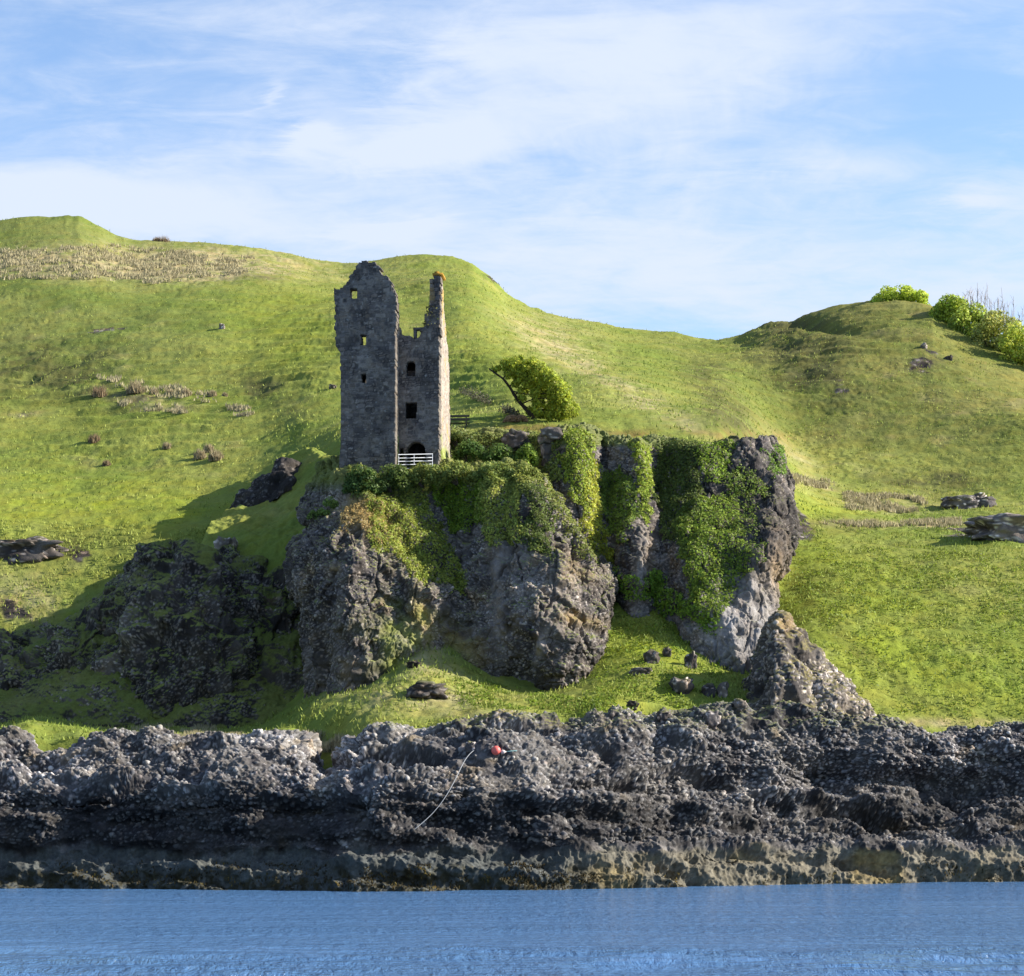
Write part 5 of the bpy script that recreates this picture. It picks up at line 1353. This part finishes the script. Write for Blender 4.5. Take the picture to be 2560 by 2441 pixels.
# brown clump of dead bracken by the tree
hc = H(1290, 1056, ['ground'])[0]; Yc = hc.y; base = world_pt(1290, 1059, Yc)
r = np.random.default_rng(71); k = 5200
xx = r.uniform(-1, 1, k); yy_ = r.uniform(-1, 1, k); hw = 33 / FPX * Yc; hh = 21 / FPX * Yc
prof = np.clip(1 - np.abs(xx) ** 5, .12, 1) * np.sqrt(np.maximum(0, 1 - .75 * yy_ ** 2)) * (1 - .12 * np.exp(-(xx / .12) ** 2))
pp = np.stack([xx * hw, yy_ * .55, prof * hh * np.sqrt(r.random(k))], 1)
V_, F_ = leaf_geo(pp, r.normal(size=(k, 3)) + (0, -.5, .6), np.full(k, .07), 72, aspect=.35)
o = mesh_np('dead_bracken', V_, F_, M_BLADE, np.repeat(np.tile(col3(.50, .33, .20), (k, 1)) * r.uniform(.6, 1.3, k)[:, None], 4, 0), None, smooth=False)
o.location = base; tag(o, 'low brown mound of dead bracken on the plateau beside the bent tree', 'dead bracken')
# grey gorse strips on the hillside by the tree
for i, (a, b, rx_, ry_, lab) in enumerate(((1190, 992, 34, 9, 'grey slanting strip of heather on the hillside left of the bent tree'), (1276, 1032, 16, 7, 'small grey heather patch behind the brown bracken mound'))):
    Yc = H(a, b + 6, ['ground'])[0].y
    r = np.random.default_rng(90 + i); k = 700; t = r.uniform(-1, 1, k)
    pts = np.array([world_pt(a + rx_ * tt, b + .45 * rx_ * tt + ry_ * .6, H(a + rx_ * tt, b + .45 * rx_ * tt + ry_, ['ground'])[0].y) for tt in np.linspace(-1, 1, 12)])
    p0 = np.stack([np.interp(t, np.linspace(-1, 1, 12), pts[:, q]) for q in range(3)], 1)
    p0 = p0 + np.stack([r.normal(size=k) * .25, r.normal(size=k) * .5, np.abs(r.normal(size=k)) * ry_ / FPX * Yc], 1)
    o = leaf_obj('heather', p0, r.normal(size=(k, 3)) + (0, -.3, .6), .10, (.12, .115, .07), 95 + i); tag(o, kind='stuff')

# ------------------------------------------------------------------ buoy, float and mooring ropes on the shore rocks
M_RED = mat_plain('red_buoy', (.80, .16, .13), .5, 0, 8, .12); M_FLOAT = mat_plain('white_float', (.75, .62, .58), .5); M_ROPE = mat_plain('pale_rope', (.36, .38, .40), .9); M_TEAL = mat_plain('teal_rope', (.18, .36, .38), .9)
h = H(1240, 1884, ['shore'])[0]
by = empty('mooring_buoy', (h.x, h.y - .15, h.z + .16)); tag(by, 'pinkish red round mooring buoy lying on the shore rocks', 'buoy')
V, F = ICO[4]; mesh_np('ball', V * .265, F, M_RED, None, by)
v, f = tube_geo([(.20, -.02, -.06), (.30, -.03, -.09), (.36, -.03, -.10)], [.07, .05], 8); mesh_np('neck', v, f, M_RED, None, by)
h = H(1257, 1884, ['shore'])[0]
fl = empty('net_float', (h.x, h.y - .12, h.z + .08)); tag(fl, 'small pale float beside the red buoy', 'float')
mesh_np('ball', V * (.15, .12, .12), F, M_FLOAT, None, fl)
v, f = tube_geo([(.12, 0, 0), (.20, 0, 0)], [.04, .03], 6); mesh_np('neck', v, f, M_FLOAT, None, fl)
def rope(pts, rad, mat, label, off=.10):
    Q = [np.array(H(a, b, ['shore'])[0]) + np.array([0, -off, off]) for a, b in pts]
    # taut between the high points of the rock
    Q = np.array(Q)
    for _ in range(3): Q[1:-1] = (Q[:-2] + 2 * Q[1:-1] + Q[2:]) / 4 + np.array([0, -off * .3, 0])
    v, f = tube_geo(smooth_path(Q, 4), rad, 5)
    o = mesh_np('rope', v, f, mat); tag(o, label, 'rope')
rope([(1185, 1886), (1172, 1892), (1162, 1908), (1155, 1925), (1146, 1946), (1135, 1968), (1120, 1995), (1105, 2022), (1085, 2045), (1060, 2068), (1035, 2085), (1018, 2096), (1010, 2110)], .022, M_ROPE,
     'long pale rope hanging down the dark shore rocks from the ledge with the buoy', .22)
rope([(1262, 1884), (1272, 1883), (1282, 1880), (1292, 1881)], .028, M_TEAL, 'short teal rope end lying right of the small pale float', .08)

# seaweed hanging on the tidal rocks
Q1 = []
for i, (poly, dn) in enumerate((([(150, 2168), (700, 2160), (860, 2180), (860, 2235), (100, 2235)], 30), ([(880, 2170), (1080, 2175), (1100, 2235), (860, 2235)], 75), ([(1120, 2175), (1380, 2165), (1500, 2180), (1480, 2235), (1110, 2235)], 75),
                                ([(1580, 2180), (1700, 2170), (1740, 2230), (1560, 2230)], 30), ([(1900, 2180), (2100, 2170), (2160, 2225), (1880, 2225)], 30), ([(2300, 2160), (2600, 2160), (2600, 2215), (2280, 2220)], 45))):
    q = surf_scatter(SHORE, SHORE_N, poly, dn, 7000 + i, 30, (.0, .08))
    if q is not None: Q1.append((q[0], q[1]))
p = np.concatenate([a for a, b in Q1]); n_ = np.concatenate([b for a, b in Q1])
km = (fbm(p, .8, 3, 7050) > -.08) & (p[:, 2] > .02)
cw = lerp(np.tile(col3(.040, .032, .014), (km.sum(), 1)), np.tile(col3(.15, .11, .03), (km.sum(), 1)), sst(fbm(p[km], 1.2, 2, 7051), .05, .4))
o = leaf_obj('seaweed', p[km], n_[km] + (0, -.2, -.1), .085, cw, 7060, aspect=.4, upright=.5, mat=M_BARK); tag(o, kind='stuff')
